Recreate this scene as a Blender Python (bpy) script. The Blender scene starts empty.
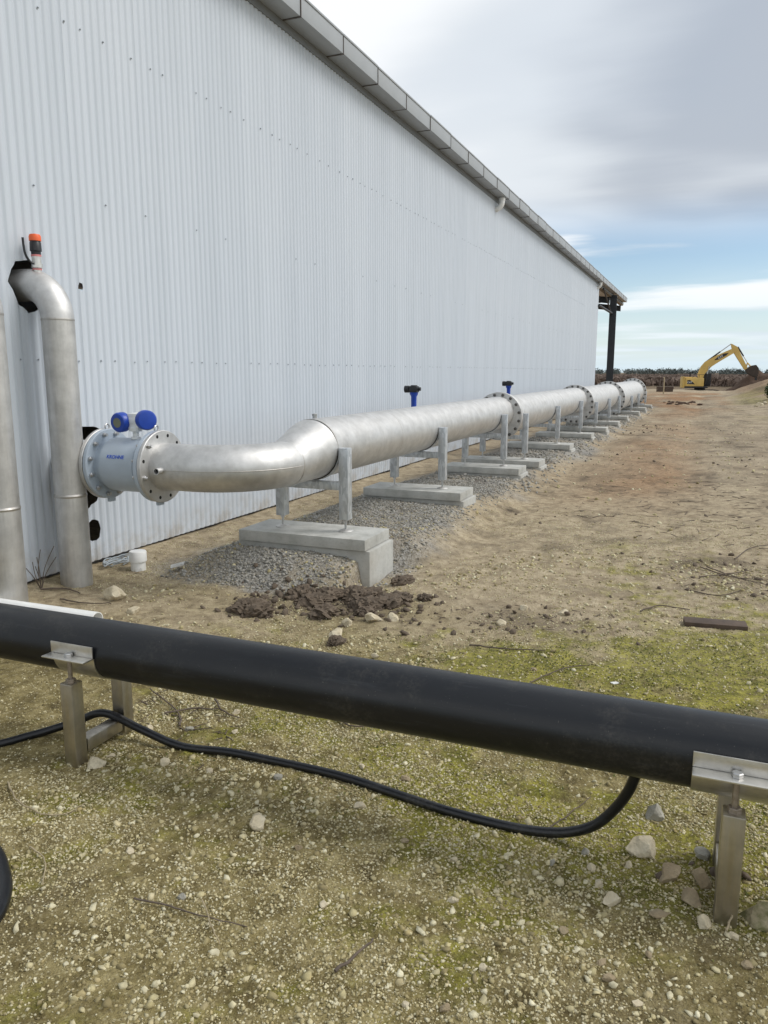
import bpy, bmesh, math, random
import numpy as np
from mathutils import Vector, Matrix
R = math.radians
random.seed(7)
rng = np.random.default_rng(11)
scene = bpy.context.scene
C = scene.collection

# ------------------------------------------------------------------ camera
cam_data = bpy.data.cameras.new('camera')
cam = bpy.data.objects.new('camera', cam_data); C.objects.link(cam)
cam.location = (0, 0, 1.5)
cam.rotation_euler = (R(90) - math.atan(140 / 770), 0, R(22.4))
cam_data.sensor_fit = 'VERTICAL'; cam_data.sensor_height = 36
cam_data.lens = 770 / 1024 * 36
cam_data.clip_start = .05; cam_data.clip_end = 6000
scene.camera = cam

# ------------------------------------------------------------------ sky and sun
SUN_AZ, SUN_EL = R(68), R(48)          # azimuth from +Y towards +X
world = bpy.data.worlds.new('World'); scene.world = world; world.use_nodes = True
wt = world.node_tree; wt.nodes.clear()
def wn(kind, **kw):
    n = wt.nodes.new(kind)
    for k, v in kw.items(): setattr(n, k, v)
    return n
def wmath(op, a, b=None, clamp=False):
    n = wn('ShaderNodeMath', operation=op, use_clamp=clamp)
    for i, v in enumerate((a, b)):
        if v is None: continue
        if isinstance(v, (int, float)): n.inputs[i].default_value = v
        else: wt.links.new(v, n.inputs[i])
    return n.outputs[0]
def wramp(fac, stops):
    n = wn('ShaderNodeValToRGB'); e = n.color_ramp.elements
    while len(e) < len(stops): e.new(.5)
    for i, (p, c) in enumerate(stops):
        e[i].position = p; e[i].color = tuple(c) + (1,) if len(c) == 3 else c
    n.color_ramp.interpolation = 'EASE'
    wt.links.new(fac, n.inputs[0]); return n.outputs[0]
sky = wn('ShaderNodeTexSky', sky_type='NISHITA', sun_disc=False)
sky.sun_elevation = SUN_EL; sky.sun_rotation = SUN_AZ
sky.air_density = 1.0; sky.dust_density = .1; sky.ozone_density = 2.2
tc = wn('ShaderNodeTexCoord'); sep = wn('ShaderNodeSeparateXYZ')
wt.links.new(tc.outputs['Generated'], sep.inputs[0])
zc = wmath('MAXIMUM', sep.outputs[2], 0.0)
den = wmath('ADD', zc, .07)
comb = wn('ShaderNodeCombineXYZ')
wt.links.new(wmath('DIVIDE', sep.outputs[0], den), comb.inputs[0])
wt.links.new(wmath('DIVIDE', sep.outputs[1], den), comb.inputs[1])
def wnoise(scale, detail, rough, off, sx=1, sy=1, rot=0):
    mp = wn('ShaderNodeMapping'); mp.inputs['Location'].default_value = off
    mp.inputs['Scale'].default_value = (sx, sy, 1); mp.inputs['Rotation'].default_value = (0, 0, rot)
    wt.links.new(comb.outputs[0], mp.inputs[0])
    n = wn('ShaderNodeTexNoise'); n.inputs['Scale'].default_value = scale
    n.inputs['Detail'].default_value = detail; n.inputs['Roughness'].default_value = rough
    n.inputs['Distortion'].default_value = .1
    wt.links.new(mp.outputs[0], n.inputs['Vector']); return n.outputs['Fac']
# a high deck, thick overhead and broken low down towards the horizon
deck = wnoise(.42, 5, .5, (3.1, 1.7, 0))
streak = wnoise(.55, 6, .55, (14.6, 5.5, 0), sx=.45, sy=1.0, rot=R(20))
elev = wramp(sep.outputs[2], [(.0, (0, 0, 0)), (.13, (.02,) * 3), (.215, (1, 1, 1))])
cov_low = wramp(streak, [(.44, (.05,) * 3), (.58, (.95,) * 3)])
cov_high = wmath('ADD', elev, wmath('MULTIPLY', wmath('SUBTRACT', deck, .5), .5), clamp=True)
cover = wmath('MAXIMUM', cov_low, cov_high, clamp=True)
tone = wnoise(.42, 3, .45, (3.7, 15.2, 0))
tone2 = wmath('ADD', wmath('MULTIPLY', tone, .78), wmath('MULTIPLY', streak, .22))
cloud_col = wramp(tone2, [(.34, (.44, .485, .55)), (.43, (.70, .745, .79)), (.51, (.94, .955, .965))])
bg_sky = wn('ShaderNodeBackground'); bg_sky.inputs[1].default_value = .09
wt.links.new(sky.outputs[0], bg_sky.inputs[0])
bg_cl = wn('ShaderNodeBackground'); bg_cl.inputs[1].default_value = .84
wt.links.new(cloud_col, bg_cl.inputs[0])
mix = wn('ShaderNodeMixShader'); wt.links.new(cover, mix.inputs[0])
wt.links.new(bg_sky.outputs[0], mix.inputs[1]); wt.links.new(bg_cl.outputs[0], mix.inputs[2])
# thin pale haze low over the whole horizon
bg_hz = wn('ShaderNodeBackground'); bg_hz.inputs[0].default_value = (.60, .72, .79, 1); bg_hz.inputs[1].default_value = .86
mix2 = wn('ShaderNodeMixShader'); wt.links.new(wramp(sep.outputs[2], [(0., (.94,) * 3), (.04, (.55,) * 3), (.12, (0, 0, 0))]), mix2.inputs[0])
wt.links.new(mix.outputs[0], mix2.inputs[1]); wt.links.new(bg_hz.outputs[0], mix2.inputs[2])
wo = wn('ShaderNodeOutputWorld'); wt.links.new(mix2.outputs[0], wo.inputs[0])

sun_data = bpy.data.lights.new('sun', 'SUN'); sun_data.energy = 1.5; sun_data.angle = R(26)
sun_data.color = (1, .965, .91)
sun = bpy.data.objects.new('sun', sun_data); C.objects.link(sun)
sd = Vector((math.sin(SUN_AZ) * math.cos(SUN_EL), math.cos(SUN_AZ) * math.cos(SUN_EL), math.sin(SUN_EL)))
sun.rotation_euler = (-sd).to_track_quat('-Z', 'Y').to_euler()
sun.location = (20, 5, 30)

scene.view_settings.view_transform = 'Standard'; scene.view_settings.look = 'None'
scene.view_settings.exposure = 0.42; scene.view_settings.gamma = 1
scene.view_settings.use_curve_mapping = False

# ------------------------------------------------------------------ materials
class NT:
    """small helper to write a node material"""
    def __init__(s, name):
        s.m = bpy.data.materials.new(name); s.m.use_nodes = True
        s.t = s.m.node_tree; s.b = s.t.nodes['Principled BSDF']; s.co = None
    def n(s, kind, **kw):
        x = s.t.nodes.new(kind)
        for k, v in kw.items(): setattr(x, k, v)
        return x
    def link(s, a, b): s.t.links.new(a, b)
    def obj(s):
        if not s.co: s.co = s.n('ShaderNodeTexCoord')
        return s.co.outputs['Object']
    def mapped(s, scale=(1, 1, 1), rot=(0, 0, 0), loc=(0, 0, 0)):
        mp = s.n('ShaderNodeMapping'); mp.inputs['Scale'].default_value = scale
        mp.inputs['Rotation'].default_value = rot; mp.inputs['Location'].default_value = loc
        s.link(s.obj(), mp.inputs[0]); return mp.outputs[0]
    def noise(s, scale, detail=4, rough=.55, vec=None, dist=0):
        x = s.n('ShaderNodeTexNoise'); x.inputs['Scale'].default_value = scale
        x.inputs['Detail'].default_value = detail; x.inputs['Roughness'].default_value = rough
        x.inputs['Distortion'].default_value = dist
        s.link(vec if vec is not None else s.obj(), x.inputs['Vector']); return x.outputs['Fac']
    def ramp(s, fac, stops):
        x = s.n('ShaderNodeValToRGB'); e = x.color_ramp.elements
        while len(e) < len(stops): e.new(.5)
        for i, (p, c) in enumerate(stops):
            if isinstance(c, (int, float)): c = (c, c, c)
            e[i].position = p; e[i].color = tuple(c) + (1,)
        s.link(fac, x.inputs[0]); return x.outputs[0]
    def mixc(s, fac, a, b, mode='MIX'):
        x = s.n('ShaderNodeMixRGB', blend_type=mode)
        for i, v in enumerate((fac, a, b)):
            if isinstance(v, (int, float)): x.inputs[i].default_value = v if i == 0 else (v, v, v, 1)
            elif isinstance(v, tuple): x.inputs[i].default_value = v + (1,)
            else: s.link(v, x.inputs[i])
        return x.outputs[0]
    def math(s, op, a, b=0., clamp=False):
        x = s.n('ShaderNodeMath', operation=op, use_clamp=clamp)
        for i, v in enumerate((a, b)):
            if isinstance(v, (int, float)): x.inputs[i].default_value = v
            else: s.link(v, x.inputs[i])
        return x.outputs[0]
    def bump(s, h, strength=.3, dist=.01, normal=None):
        x = s.n('ShaderNodeBump'); x.inputs['Strength'].default_value = strength
        x.inputs['Distance'].default_value = dist; s.link(h, x.inputs['Height'])
        if normal is not None: s.link(normal, x.inputs['Normal'])
        return x.outputs[0]
    def set(s, **kw):
        for k, v in kw.items():
            i = s.b.inputs[{'color': 'Base Color', 'rough': 'Roughness', 'metal': 'Metallic', 'normal': 'Normal',
                            'spec': 'Specular IOR Level', 'coat': 'Coat Weight', 'emit': 'Emission Color'}[k]]
            if isinstance(v, (int, float)): i.default_value = v
            elif isinstance(v, tuple): i.default_value = v + (1,)
            else: s.link(v, i)
        return s.m

def simple(name, col, rough=.5, metal=0, var=.12, scale=12, bump=.0, bscale=60):
    """plain colour with a little blotchy wear"""
    k = NT(name); n = k.noise(scale, 5, .6)
    c = k.mixc(k.ramp(n, [(.3, 0.), (.7, 1.)]), tuple(x * (1 - var) for x in col), tuple(min(1, x * (1 + var)) for x in col))
    k.set(color=c, metal=metal, rough=k.ramp(n, [(.3, max(0, rough - .07)), (.7, min(1, rough + .07))]))
    if bump: k.set(normal=k.bump(k.noise(bscale, 3), bump, .004))
    return k.m

def steel(name, col, r0, r1, streak=(1, 1, 1), blot=9., dirt=0.):
    k = NT(name)
    n = k.noise(blot, 6, .62); st = k.noise(30, 4, .6, k.mapped(streak)); fine = k.noise(180, 2, .5)
    c = k.mixc(k.ramp(n, [(.3, 0.), (.72, 1.)]), tuple(x * .82 for x in col), tuple(min(1, x * 1.12) for x in col))
    c = k.mixc(k.math('MULTIPLY', k.ramp(st, [(.45, 0.), (.75, 1.)]), .35), c, tuple(x * .62 for x in col))
    if dirt: c = k.mixc(k.math('MULTIPLY', k.ramp(k.noise(3.1, 5, .6), [(.5, 0.), (.75, 1.)]), dirt), c, (.3, .25, .18))
    rr = k.ramp(st, [(.3, r0), (.7, r1)])
    return k.set(color=c, metal=1., rough=rr, normal=k.bump(fine, .06, .002))

M = {}
M['stainless'] = steel('stainless_pipe', (.64, .635, .625), .52, .64, streak=(.35, .12, .35))
M['stainless_dull'] = steel('stainless_dull', (.62, .61, .59), .52, .66, streak=(1.2, 1.2, .12), dirt=.15)
M['weld'] = steel('weld_bead', (.52, .50, .47), .45, .6)
k = NT('galvanised'); vo = k.n('ShaderNodeTexVoronoi'); vo.inputs['Scale'].default_value = 55; k.link(k.mapped((1, 1, .35), (.5, .4, .6)), vo.inputs['Vector'])
vs_ = k.n('ShaderNodeSeparateColor'); k.link(vo.outputs['Color'], vs_.inputs[0]); n = k.noise(7, 5, .6)
c = k.mixc(k.ramp(n, [(.35, .5), (.65, 0.)]), k.ramp(vs_.outputs[0], [(0., (.47, .50, .53)), (1., (.72, .75, .78))]), (.44, .46, .48))
M['galv'] = k.set(color=c, metal=.75, rough=k.ramp(vs_.outputs[1], [(0., .38), (1., .6)]))
M['stand'] = steel('stand_stainless', (.50, .47, .42), .28, .46, streak=(2, 2, .1), blot=14)
M['saddle'] = steel('saddle_stainless', (.70, .68, .64), .3, .48, streak=(.3, 2, 2), blot=20)
M['bolt'] = steel('bolt_zinc', (.55, .55, .55), .3, .5)
M['rust_bolt'] = simple('rusty_bolt', (.34, .29, .24), .55, .8, .25, 80)
M['dark_bolt'] = simple('dark_bolt', (.10, .095, .09), .55, .5, .2, 60)
M['rubber'] = simple('rubber_strip', (.012, .012, .013), .6)
M['black_plastic'] = simple('black_plastic', (.015, .016, .019), .42, 0, .3, 20)
M['blue'] = simple('blue_coating', (.012, .055, .36), .35, 0, .15, 10)
M['blue_print'] = simple('blue_print', (.03, .10, .55), .5)
M['meter_grey'] = simple('meter_paint', (.38, .44, .51), .35, 0, .05, 8)
M['meter_white'] = simple('meter_white', (.74, .76, .76), .38, 0, .05, 8)
M['display'] = simple('display_window', (.16, .17, .12), .12)
M['pvc'] = simple('white_pvc', (.80, .80, .78), .38, 0, .06, 9)
M['orange'] = simple('orange_cap', (.80, .13, .03), .45)
M['pink_tape'] = simple('pink_tape', (.62, .22, .22), .6)
M['dark_hole'] = simple('pipe_bore', (.01, .01, .01), .9)
M['fixing'] = simple('screw_head', (.36, .39, .43), .5, .1)
M['dark_steel'] = simple('dark_painted_steel', (.035, .04, .047), .5, 0, .2, 4)
M['gutter'] = simple('gutter_metal', (.34, .36, .375), .45, 0, .07, 3)
M['flash'] = simple('flashing_metal', (.20, .21, .22), .5, 0, .08, 3)
M['bracket'] = simple('gutter_bracket', (.09, .075, .065), .65, 0, .25, 20)
M['roof'] = simple('roof_sheet', (.52, .54, .55), .45, .2, .06, 2)
M['inside'] = simple('shed_inside', (.12, .12, .12), .8)
M['cable'] = simple('grey_cable', (.36, .40, .43), .5)
M['yellow'] = simple('excavator_yellow', (.62, .42, .12), .5, 0, .14, 1.2)
M['ex_black'] = simple('excavator_black', (.018, .017, .018), .55)
M['ex_track'] = simple('track_steel', (.06, .045, .035), .75, .2, .3, 3)
M['ex_glass'] = simple('cab_glass', (.03, .035, .04), .08)
M['white_print'] = simple('white_print', (.75, .75, .75), .5)
M['bark'] = simple('dead_wood', (.11, .085, .065), .9, 0, .35, 30)
M['straw'] = simple('dry_stalk', (.34, .28, .18), .85, 0, .25, 30)
M['timber'] = simple('old_timber', (.085, .06, .045), .85, 0, .35, 14, .3, 90)

k = NT('purlin_rust'); n = k.noise(5, 5, .6)
M['purlin'] = k.set(color=k.ramp(n, [(.35, (.13, .10, .07)), (.65, (.26, .22, .16))]), rough=.7)

# black polyethylene: scuffed, dusty on top
k = NT('black_poly')
scr = k.noise(14, 6, .7, k.mapped((.25, 3, 3))); bl = k.noise(4, 6, .65); sp_d = k.noise(90, 3, .6)
c = k.mixc(k.ramp(scr, [(.57, 0.), (.80, .5)]), (.0035, .0045, .007), (.05, .056, .066))
spk = k.noise(160, 2, .5); c = k.mixc(k.ramp(spk, [(.70, 0.), (.76, .35)]), c, (.16, .15, .13))
dust = k.math('MULTIPLY', k.ramp(bl, [(.52, 0.), (.78, 1.)]), k.ramp(sp_d, [(.4, .03), (.75, .38)]))
c = k.mixc(dust, c, (.20, .18, .15))
M['poly'] = k.set(color=c, rough=k.ramp(scr, [(.35, .31), (.75, .47)]), normal=k.bump(scr, .06, .004, k.bump(bl, .05, .02)))

# wall: pale blue-grey steel sheet with faint dust streaks
k = NT('wall_sheet_paint')
st = k.noise(2.2, 5, .6, k.mapped((1, 3.2, .14))); bl = k.noise(1.1, 4, .55)
c = k.mixc(k.ramp(st, [(.40, 0.), (.72, .7)]), (.575, .62, .68), (.52, .565, .62))
c = k.mixc(k.ramp(bl, [(.45, 0.), (.8, .35)]), c, (.60, .64, .69))
sx_ = k.n('ShaderNodeSeparateXYZ'); k.link(k.obj(), sx_.inputs[0])
spl = k.math('MULTIPLY', k.ramp(sx_.outputs[2], [(.0, 1.), (.32, 0.)]), k.ramp(k.noise(6, 6, .65), [(.42, 0.), (.68, .75)]))
c = k.mixc(spl, c, (.33, .27, .19))
oi = k.n('ShaderNodeObjectInfo'); c = k.mixc(1., c, k.ramp(oi.outputs['Random'], [(0., (.955, .96, .965)), (1., (1., 1., 1.))]), 'MULTIPLY')
M['wall'] = k.set(color=c, rough=.38, metal=0, spec=.45)

# concrete
k = NT('concrete')
n = k.noise(5, 7, .65); f = k.noise(70, 3, .6); v = k.noise(2.2, 3, .5)
c = k.ramp(n, [(.3, (.32, .32, .295)), (.5, (.45, .45, .425)), (.72, (.55, .55, .52))])
c = k.mixc(k.ramp(f, [(.55, 0.), (.8, .5)]), c, (.20, .20, .19))
c = k.mixc(k.ramp(v, [(.55, 0.), (.75, .4)]), c, (.30, .26, .20))
M['concrete'] = k.set(color=c, rough=.85, normal=k.bump(f, .25, .004, k.bump(n, .3, .01)))

def stone_mat(name, cols, bumps=.5):
    k = NT(name); g = k.n('ShaderNodeNewGeometry'); n = k.noise(38, 5, .65)
    c = k.ramp(g.outputs['Random Per Island'], [(i / max(1, len(cols) - 1), q) for i, q in enumerate(cols)])
    c = k.mixc(k.ramp(n, [(.38, .5), (.66, 0.)]), c, (.16, .14, .085))
    return k.set(color=c, rough=.9, normal=k.bump(n, bumps, .006))
M['pebble'] = stone_mat('pale_pebbles', [(.24, .19, .085), (.40, .335, .165), (.53, .46, .25), (.64, .57, .35), (.78, .73, .53), (.46, .365, .165)])
M['gravel'] = stone_mat('grey_gravel', [(.19, .185, .175), (.27, .265, .25), (.36, .35, .33), (.46, .45, .425), (.31, .27, .215)])
def rock_mat(name, a, b, moss=0.):
    k = NT(name); n = k.noise(9, 7, .68); f = k.noise(60, 4, .6); d = k.noise(22, 5, .6)
    c = k.ramp(n, [(.3, a), (.7, b)])
    c = k.mixc(k.ramp(f, [(.5, 0.), (.78, .55)]), c, tuple(x * .5 for x in a))
    if moss: c = k.mixc(k.math('MULTIPLY', k.ramp(d, [(.40, 0.), (.6, 1.)]), moss), c, (.10, .105, .025))
    return k.set(color=c, rough=.92, normal=k.bump(f, .5, .006, k.bump(n, .6, .02)))
M['rock'] = rock_mat('limestone_rock', (.43, .36, .235), (.70, .63, .48))
M['rock_tan'] = rock_mat('tan_rock', (.24, .18, .105), (.40, .33, .22))
M['rock_grey'] = rock_mat('grey_rock', (.22, .21, .175), (.42, .40, .34))
M['rock_moss'] = rock_mat('mossy_rock', (.24, .20, .12), (.42, .37, .24), .8)
M['clod'] = rock_mat('damp_soil_clod', (.075, .056, .040), (.165, .126, .09))
M['spoil'] = rock_mat('spoil_soil', (.045, .026, .017), (.115, .068, .042))

# the ground: zones come from an attribute (moss, grey grit, damp soil), grain from noise
k = NT('ground_soil')
at = k.n('ShaderNodeAttribute', attribute_name='zone'); sp = k.n('ShaderNodeSeparateColor'); k.link(at.outputs['Color'], sp.inputs[0])
at2 = k.n('ShaderNodeAttribute', attribute_name='zone2'); sp2 = k.n('ShaderNodeSeparateColor'); k.link(at2.outputs['Color'], sp2.inputs[0])
mo, gr, da = sp.outputs[0], sp.outputs[1], sp.outputs[2]
nearz, tanz, redz = sp2.outputs[0], sp2.outputs[1], sp2.outputs[2]
big = k.noise(1.3, 6, .6); mid = k.noise(9, 6, .65); fin = k.noise(55, 5, .7); vf = k.noise(210, 3, .6)
vor = k.n('ShaderNodeTexVoronoi'); vor.inputs['Scale'].default_value = 95; vor.inputs['Randomness'].default_value = 1
k.link(k.obj(), vor.inputs['Vector'])
vcol = k.n('ShaderNodeSeparateColor'); k.link(vor.outputs['Color'], vcol.inputs[0])
near_c = k.ramp(mid, [(.30, (.070, .052, .020)), (.5, (.185, .148, .062)), (.70, (.33, .275, .135))])
tan_c = k.ramp(mid, [(.28, (.175, .135, .085)), (.5, (.335, .272, .180)), (.74, (.46, .385, .265))])
dist_c = k.mixc(k.ramp(mid, [(.35, .45), (.6, 0.)]), k.ramp(big, [(.3, (.25, .195, .13)), (.7, (.44, .37, .26))]), (.18, .135, .09))
c = k.mixc(nearz, tan_c, near_c)
c = k.mixc(tanz, c, dist_c)
c = k.mixc(redz, c, k.ramp(mid, [(.3, (.15, .075, .035)), (.7, (.33, .20, .105))]))
grit = k.ramp(vcol.outputs[0], [(0., (.06, .05, .025)), (.35, (.17, .14, .07)), (.7, (.36, .31, .17)), (1., (.60, .55, .38))])
gmask = k.math('MULTIPLY', k.ramp(vor.outputs['Distance'], [(.25, 1.), (.6, 0.)]), k.ramp(fin, [(.42, .0), (.6, .75)]), clamp=True)
c = k.mixc(k.math('MULTIPLY', gmask, k.math('ADD', k.math('MULTIPLY', nearz, .75), .15)), c, grit)
mossc = k.mixc(k.ramp(mid, [(.42, 0.), (.6, 1.)]), k.ramp(fin, [(.28, (.038, .042, .006)), (.5, (.125, .125, .014)), (.75, (.25, .235, .04))]), k.ramp(fin, [(.28, (.085, .083, .008)), (.5, (.24, .225, .024)), (.75, (.40, .365, .07))]))
mm = k.math('MULTIPLY', mo, k.ramp(fin, [(.30, .35), (.58, 1.)]), clamp=True)
c = k.mixc(mm, c, mossc)
gravc = k.ramp(vcol.outputs[1], [(0., (.13, .125, .115)), (.5, (.24, .235, .22)), (1., (.38, .375, .355))])
c = k.mixc(gr, c, gravc)
c = k.mixc(k.math('MULTIPLY', da, k.ramp(mid, [(.35, .4), (.6, 1.)])), c, k.ramp(fin, [(.3, (.042, .031, .021)), (.7, (.105, .082, .058))]))
gsp = k.noise(24, 6, .72, k.mapped((1, .8, 1)))
c = k.mixc(1., c, k.ramp(gsp, [(.30, (.50, .47, .43)), (.45, (.92, .92, .92)), (.56, (1, 1, 1)), (.72, (1.0, 1.0, 1.0))]), 'MULTIPLY')
c = k.mixc(1., c, k.ramp(vf, [(.32, (.62, .60, .56)), (.5, (1, 1, 1)), (.7, (1., 1., 1.))]), 'MULTIPLY')
c = k.mixc(k.ramp(fin, [(.58, 0.), (.78, .4)]), c, (.55, .47, .32))
c = k.mixc(1., c, (1.25, 1.26, 1.29), 'MULTIPLY')
h1 = k.math('ADD', k.math('MULTIPLY', fin, .6), k.math('MULTIPLY', vf, .4))
nrm = k.bump(vor.outputs['Distance'], .35, .006, k.bump(h1, .75, .016, k.bump(mid, .5, .03)))
M['ground'] = k.set(color=c, rough=.95, normal=nrm, spec=.2)

k = NT('foliage_leaf'); g = k.n('ShaderNodeNewGeometry')
M['leaf'] = k.set(color=k.ramp(g.outputs['Random Per Island'], [(0, (.018, .035, .012)), (.6, (.04, .075, .022)), (1, (.085, .12, .04))]), rough=.6)
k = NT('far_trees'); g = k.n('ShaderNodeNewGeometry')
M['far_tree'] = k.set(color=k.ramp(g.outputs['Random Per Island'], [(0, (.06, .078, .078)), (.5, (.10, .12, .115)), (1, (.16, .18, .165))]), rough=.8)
k = NT('dry_crop'); g = k.n('ShaderNodeNewGeometry')
M['crop'] = k.set(color=k.ramp(g.outputs['Random Per Island'], [(0, (.155, .112, .09)), (.5, (.18, .132, .106)), (1, (.205, .152, .122))]), rough=.9)
k = NT('moss_tuft'); g = k.n('ShaderNodeNewGeometry')
M['moss'] = k.set(color=k.ramp(g.outputs['Random Per Island'], [(0, (.045, .055, .01)), (.5, (.10, .115, .02)), (1, (.20, .195, .045))]), rough=.9)

# ------------------------------------------------------------------ mesh helpers
def finish(bm, ang=.6):
    bm.normal_update()
    for f in bm.faces: f.smooth = True
    for e in bm.edges:
        if len(e.link_faces) == 2:
            if e.link_faces[0].normal.angle(e.link_faces[1].normal, 0) > ang: e.smooth = False
WL = {}
def obj(name, bm, mat, parent=None, local=False, ang=.6, flat=False):
    """one mesh object; geometry is given in world coordinates unless local"""
    if parent is not None and not local:
        bmesh.ops.translate(bm, verts=bm.verts, vec=-WL[parent.name])
    if not flat: finish(bm, ang)
    me = bpy.data.meshes.new(name); bm.to_mesh(me); bm.free()
    me.materials.append(M[mat] if isinstance(mat, str) else mat)
    o = bpy.data.objects.new(name, me); C.objects.link(o)
    if parent is not None: o.parent = parent; WL[o.name] = WL[parent.name]
    else: WL[o.name] = Vector((0, 0, 0))
    return o
def thing(name, label, cat, loc, rz=0, group=None):
    o = bpy.data.objects.new(name, None); C.objects.link(o)
    o.empty_display_size = .1
    o.location = loc; o.rotation_euler = (0, 0, rz); WL[o.name] = Vector(loc)
    return tag(o, label, cat, group)
def tag(o, label=None, cat=None, group=None, kind=None):
    for a, b in (('label', label), ('category', cat), ('group', group), ('kind', kind)):
        if b: o[a] = b
    return o
def dup(root, loc, rz=None, label=None):
    r = root.copy(); C.objects.link(r); r.location = loc
    if rz is not None: r.rotation_euler = (0, 0, rz)
    if label: r['label'] = label
    for ch in list(root.children):
        c_ = ch.copy(); C.objects.link(c_); c_.parent = r
        for g_ in list(ch.children):
            d_ = g_.copy(); C.objects.link(d_); d_.parent = c_
    return r
def setbase(o, at):
    """move a single mesh object's origin to its base"""
    at = Vector(at); o.data.transform(Matrix.Translation(-at)); o.location = at; return o

def box(bm, lo, hi, bevel=0, mat=None):
    x0, y0, z0 = lo; x1, y1, z1 = hi
    vs = [bm.verts.new(p) for p in ((x0, y0, z0), (x1, y0, z0), (x1, y1, z0), (x0, y1, z0), (x0, y0, z1), (x1, y0, z1), (x1, y1, z1), (x0, y1, z1))]
    fs = [bm.faces.new([vs[i] for i in q]) for q in ((3, 2, 1, 0), (4, 5, 6, 7), (0, 1, 5, 4), (1, 2, 6, 5), (2, 3, 7, 6), (3, 0, 4, 7))]
    if mat is not None: bmesh.ops.transform(bm, matrix=mat, verts=vs)
    if bevel:
        es = list({e for f in fs for e in f.edges})
        bmesh.ops.bevel(bm, geom=es, offset=bevel, segments=2, affect='EDGES', profile=.6)
    return vs
def nb(): return bmesh.new()
def frame(d):
    d = Vector(d).normalized(); u = d.orthogonal().normalized(); return u, d.cross(u)
def sweep(bm, pts, rad, seg=16, caps=True, up=None):
    """round tube through points; rad a number or one per point"""
    pts = [Vector(p) for p in pts]; n = len(pts)
    if isinstance(rad, (int, float)): rad = [rad] * n
    u = None; rings = []
    for i, p in enumerate(pts):
        t = (pts[min(i + 1, n - 1)] - pts[max(i - 1, 0)]).normalized()
        if u is None: u = (Vector(up) if up else t.orthogonal())
        u = (u - t * u.dot(t)).normalized(); v = t.cross(u)
        rings.append([bm.verts.new(p + (u * math.cos(2 * math.pi * k_ / seg) + v * math.sin(2 * math.pi * k_ / seg)) * rad[i]) for k_ in range(seg)])
    for a, b in zip(rings, rings[1:]):
        for k_ in range(seg): bm.faces.new((a[k_], a[(k_ + 1) % seg], b[(k_ + 1) % seg], b[k_]))
    if caps:
        bm.faces.new(rings[0][::-1]); bm.faces.new(rings[-1])
    return rings
def cyl(bm, p0, p1, r, seg=20, r2=None, caps=True):
    return sweep(bm, [p0, p1], [r, r if r2 is None else r2], seg, caps)
def ringplate(bm, c, d, r0, r1, t, seg=40):
    """flat annular flange, thickness t along d from c"""
    c = Vector(c); d = Vector(d).normalized(); u, v = frame(d); b = min(.004, t * .2)
    prof = [(r0, 0), (r1 - b, 0), (r1, b), (r1, t - b), (r1 - b, t), (r0, t)]
    rs = [[bm.verts.new(c + d * z + (u * math.cos(2 * math.pi * k_ / seg) + v * math.sin(2 * math.pi * k_ / seg)) * r) for k_ in range(seg)] for r, z in prof]
    for a, b_ in zip(rs, rs[1:] + rs[:1]):
        for k_ in range(seg): bm.faces.new((a[k_], b_[k_], b_[(k_ + 1) % seg], a[(k_ + 1) % seg]))
    bmesh.ops.recalc_face_normals(bm, faces=bm.faces)
def hexhead(bm, c, d, r, t):
    c = Vector(c); d = Vector(d).normalized(); sweep(bm, [c, c + d * t * .85, c + d * t], [r, r, r * .86], 6)
def pipe_hollow(bm, p0, p1, r, wall, seg=32):
    p0 = Vector(p0); p1 = Vector(p1); d = (p1 - p0).normalized(); u, v = frame(d)
    prof = [(r - wall, p1), (r, p1), (r, p0), (r - wall, p0)]
    rs = [[bm.verts.new(p + (u * math.cos(2 * math.pi * k_ / seg) + v * math.sin(2 * math.pi * k_ / seg)) * rr) for k_ in range(seg)] for rr, p in prof]
    for a, b_ in zip(rs, rs[1:] + rs[:1]):
        for k_ in range(seg): bm.faces.new((a[k_], b_[k_], b_[(k_ + 1) % seg], a[(k_ + 1) % seg]))
    bmesh.ops.recalc_face_normals(bm, faces=bm.faces)
def arc(c, a, b, rad, t0, t1, n):
    c, a, b = Vector(c), Vector(a), Vector(b)
    return [c + (a * math.cos(t0 + (t1 - t0) * i / n) + b * math.sin(t0 + (t1 - t0) * i / n)) * rad for i in range(n + 1)]
def smooth_path(pts, n=8):
    pts = [Vector(p) for p in pts]; out = []
    for i in range(len(pts) - 1):
        p0, p1, p2, p3 = pts[max(i - 1, 0)], pts[i], pts[i + 1], pts[min(i + 2, len(pts) - 1)]
        for j in range(n):
            t = j / n
            out.append(.5 * ((2 * p1) + (p2 - p0) * t + (2 * p0 - 5 * p1 + 4 * p2 - p3) * t * t + (3 * p1 - p0 - 3 * p2 + p3) * t ** 3))
    return out + [pts[-1]]

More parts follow.
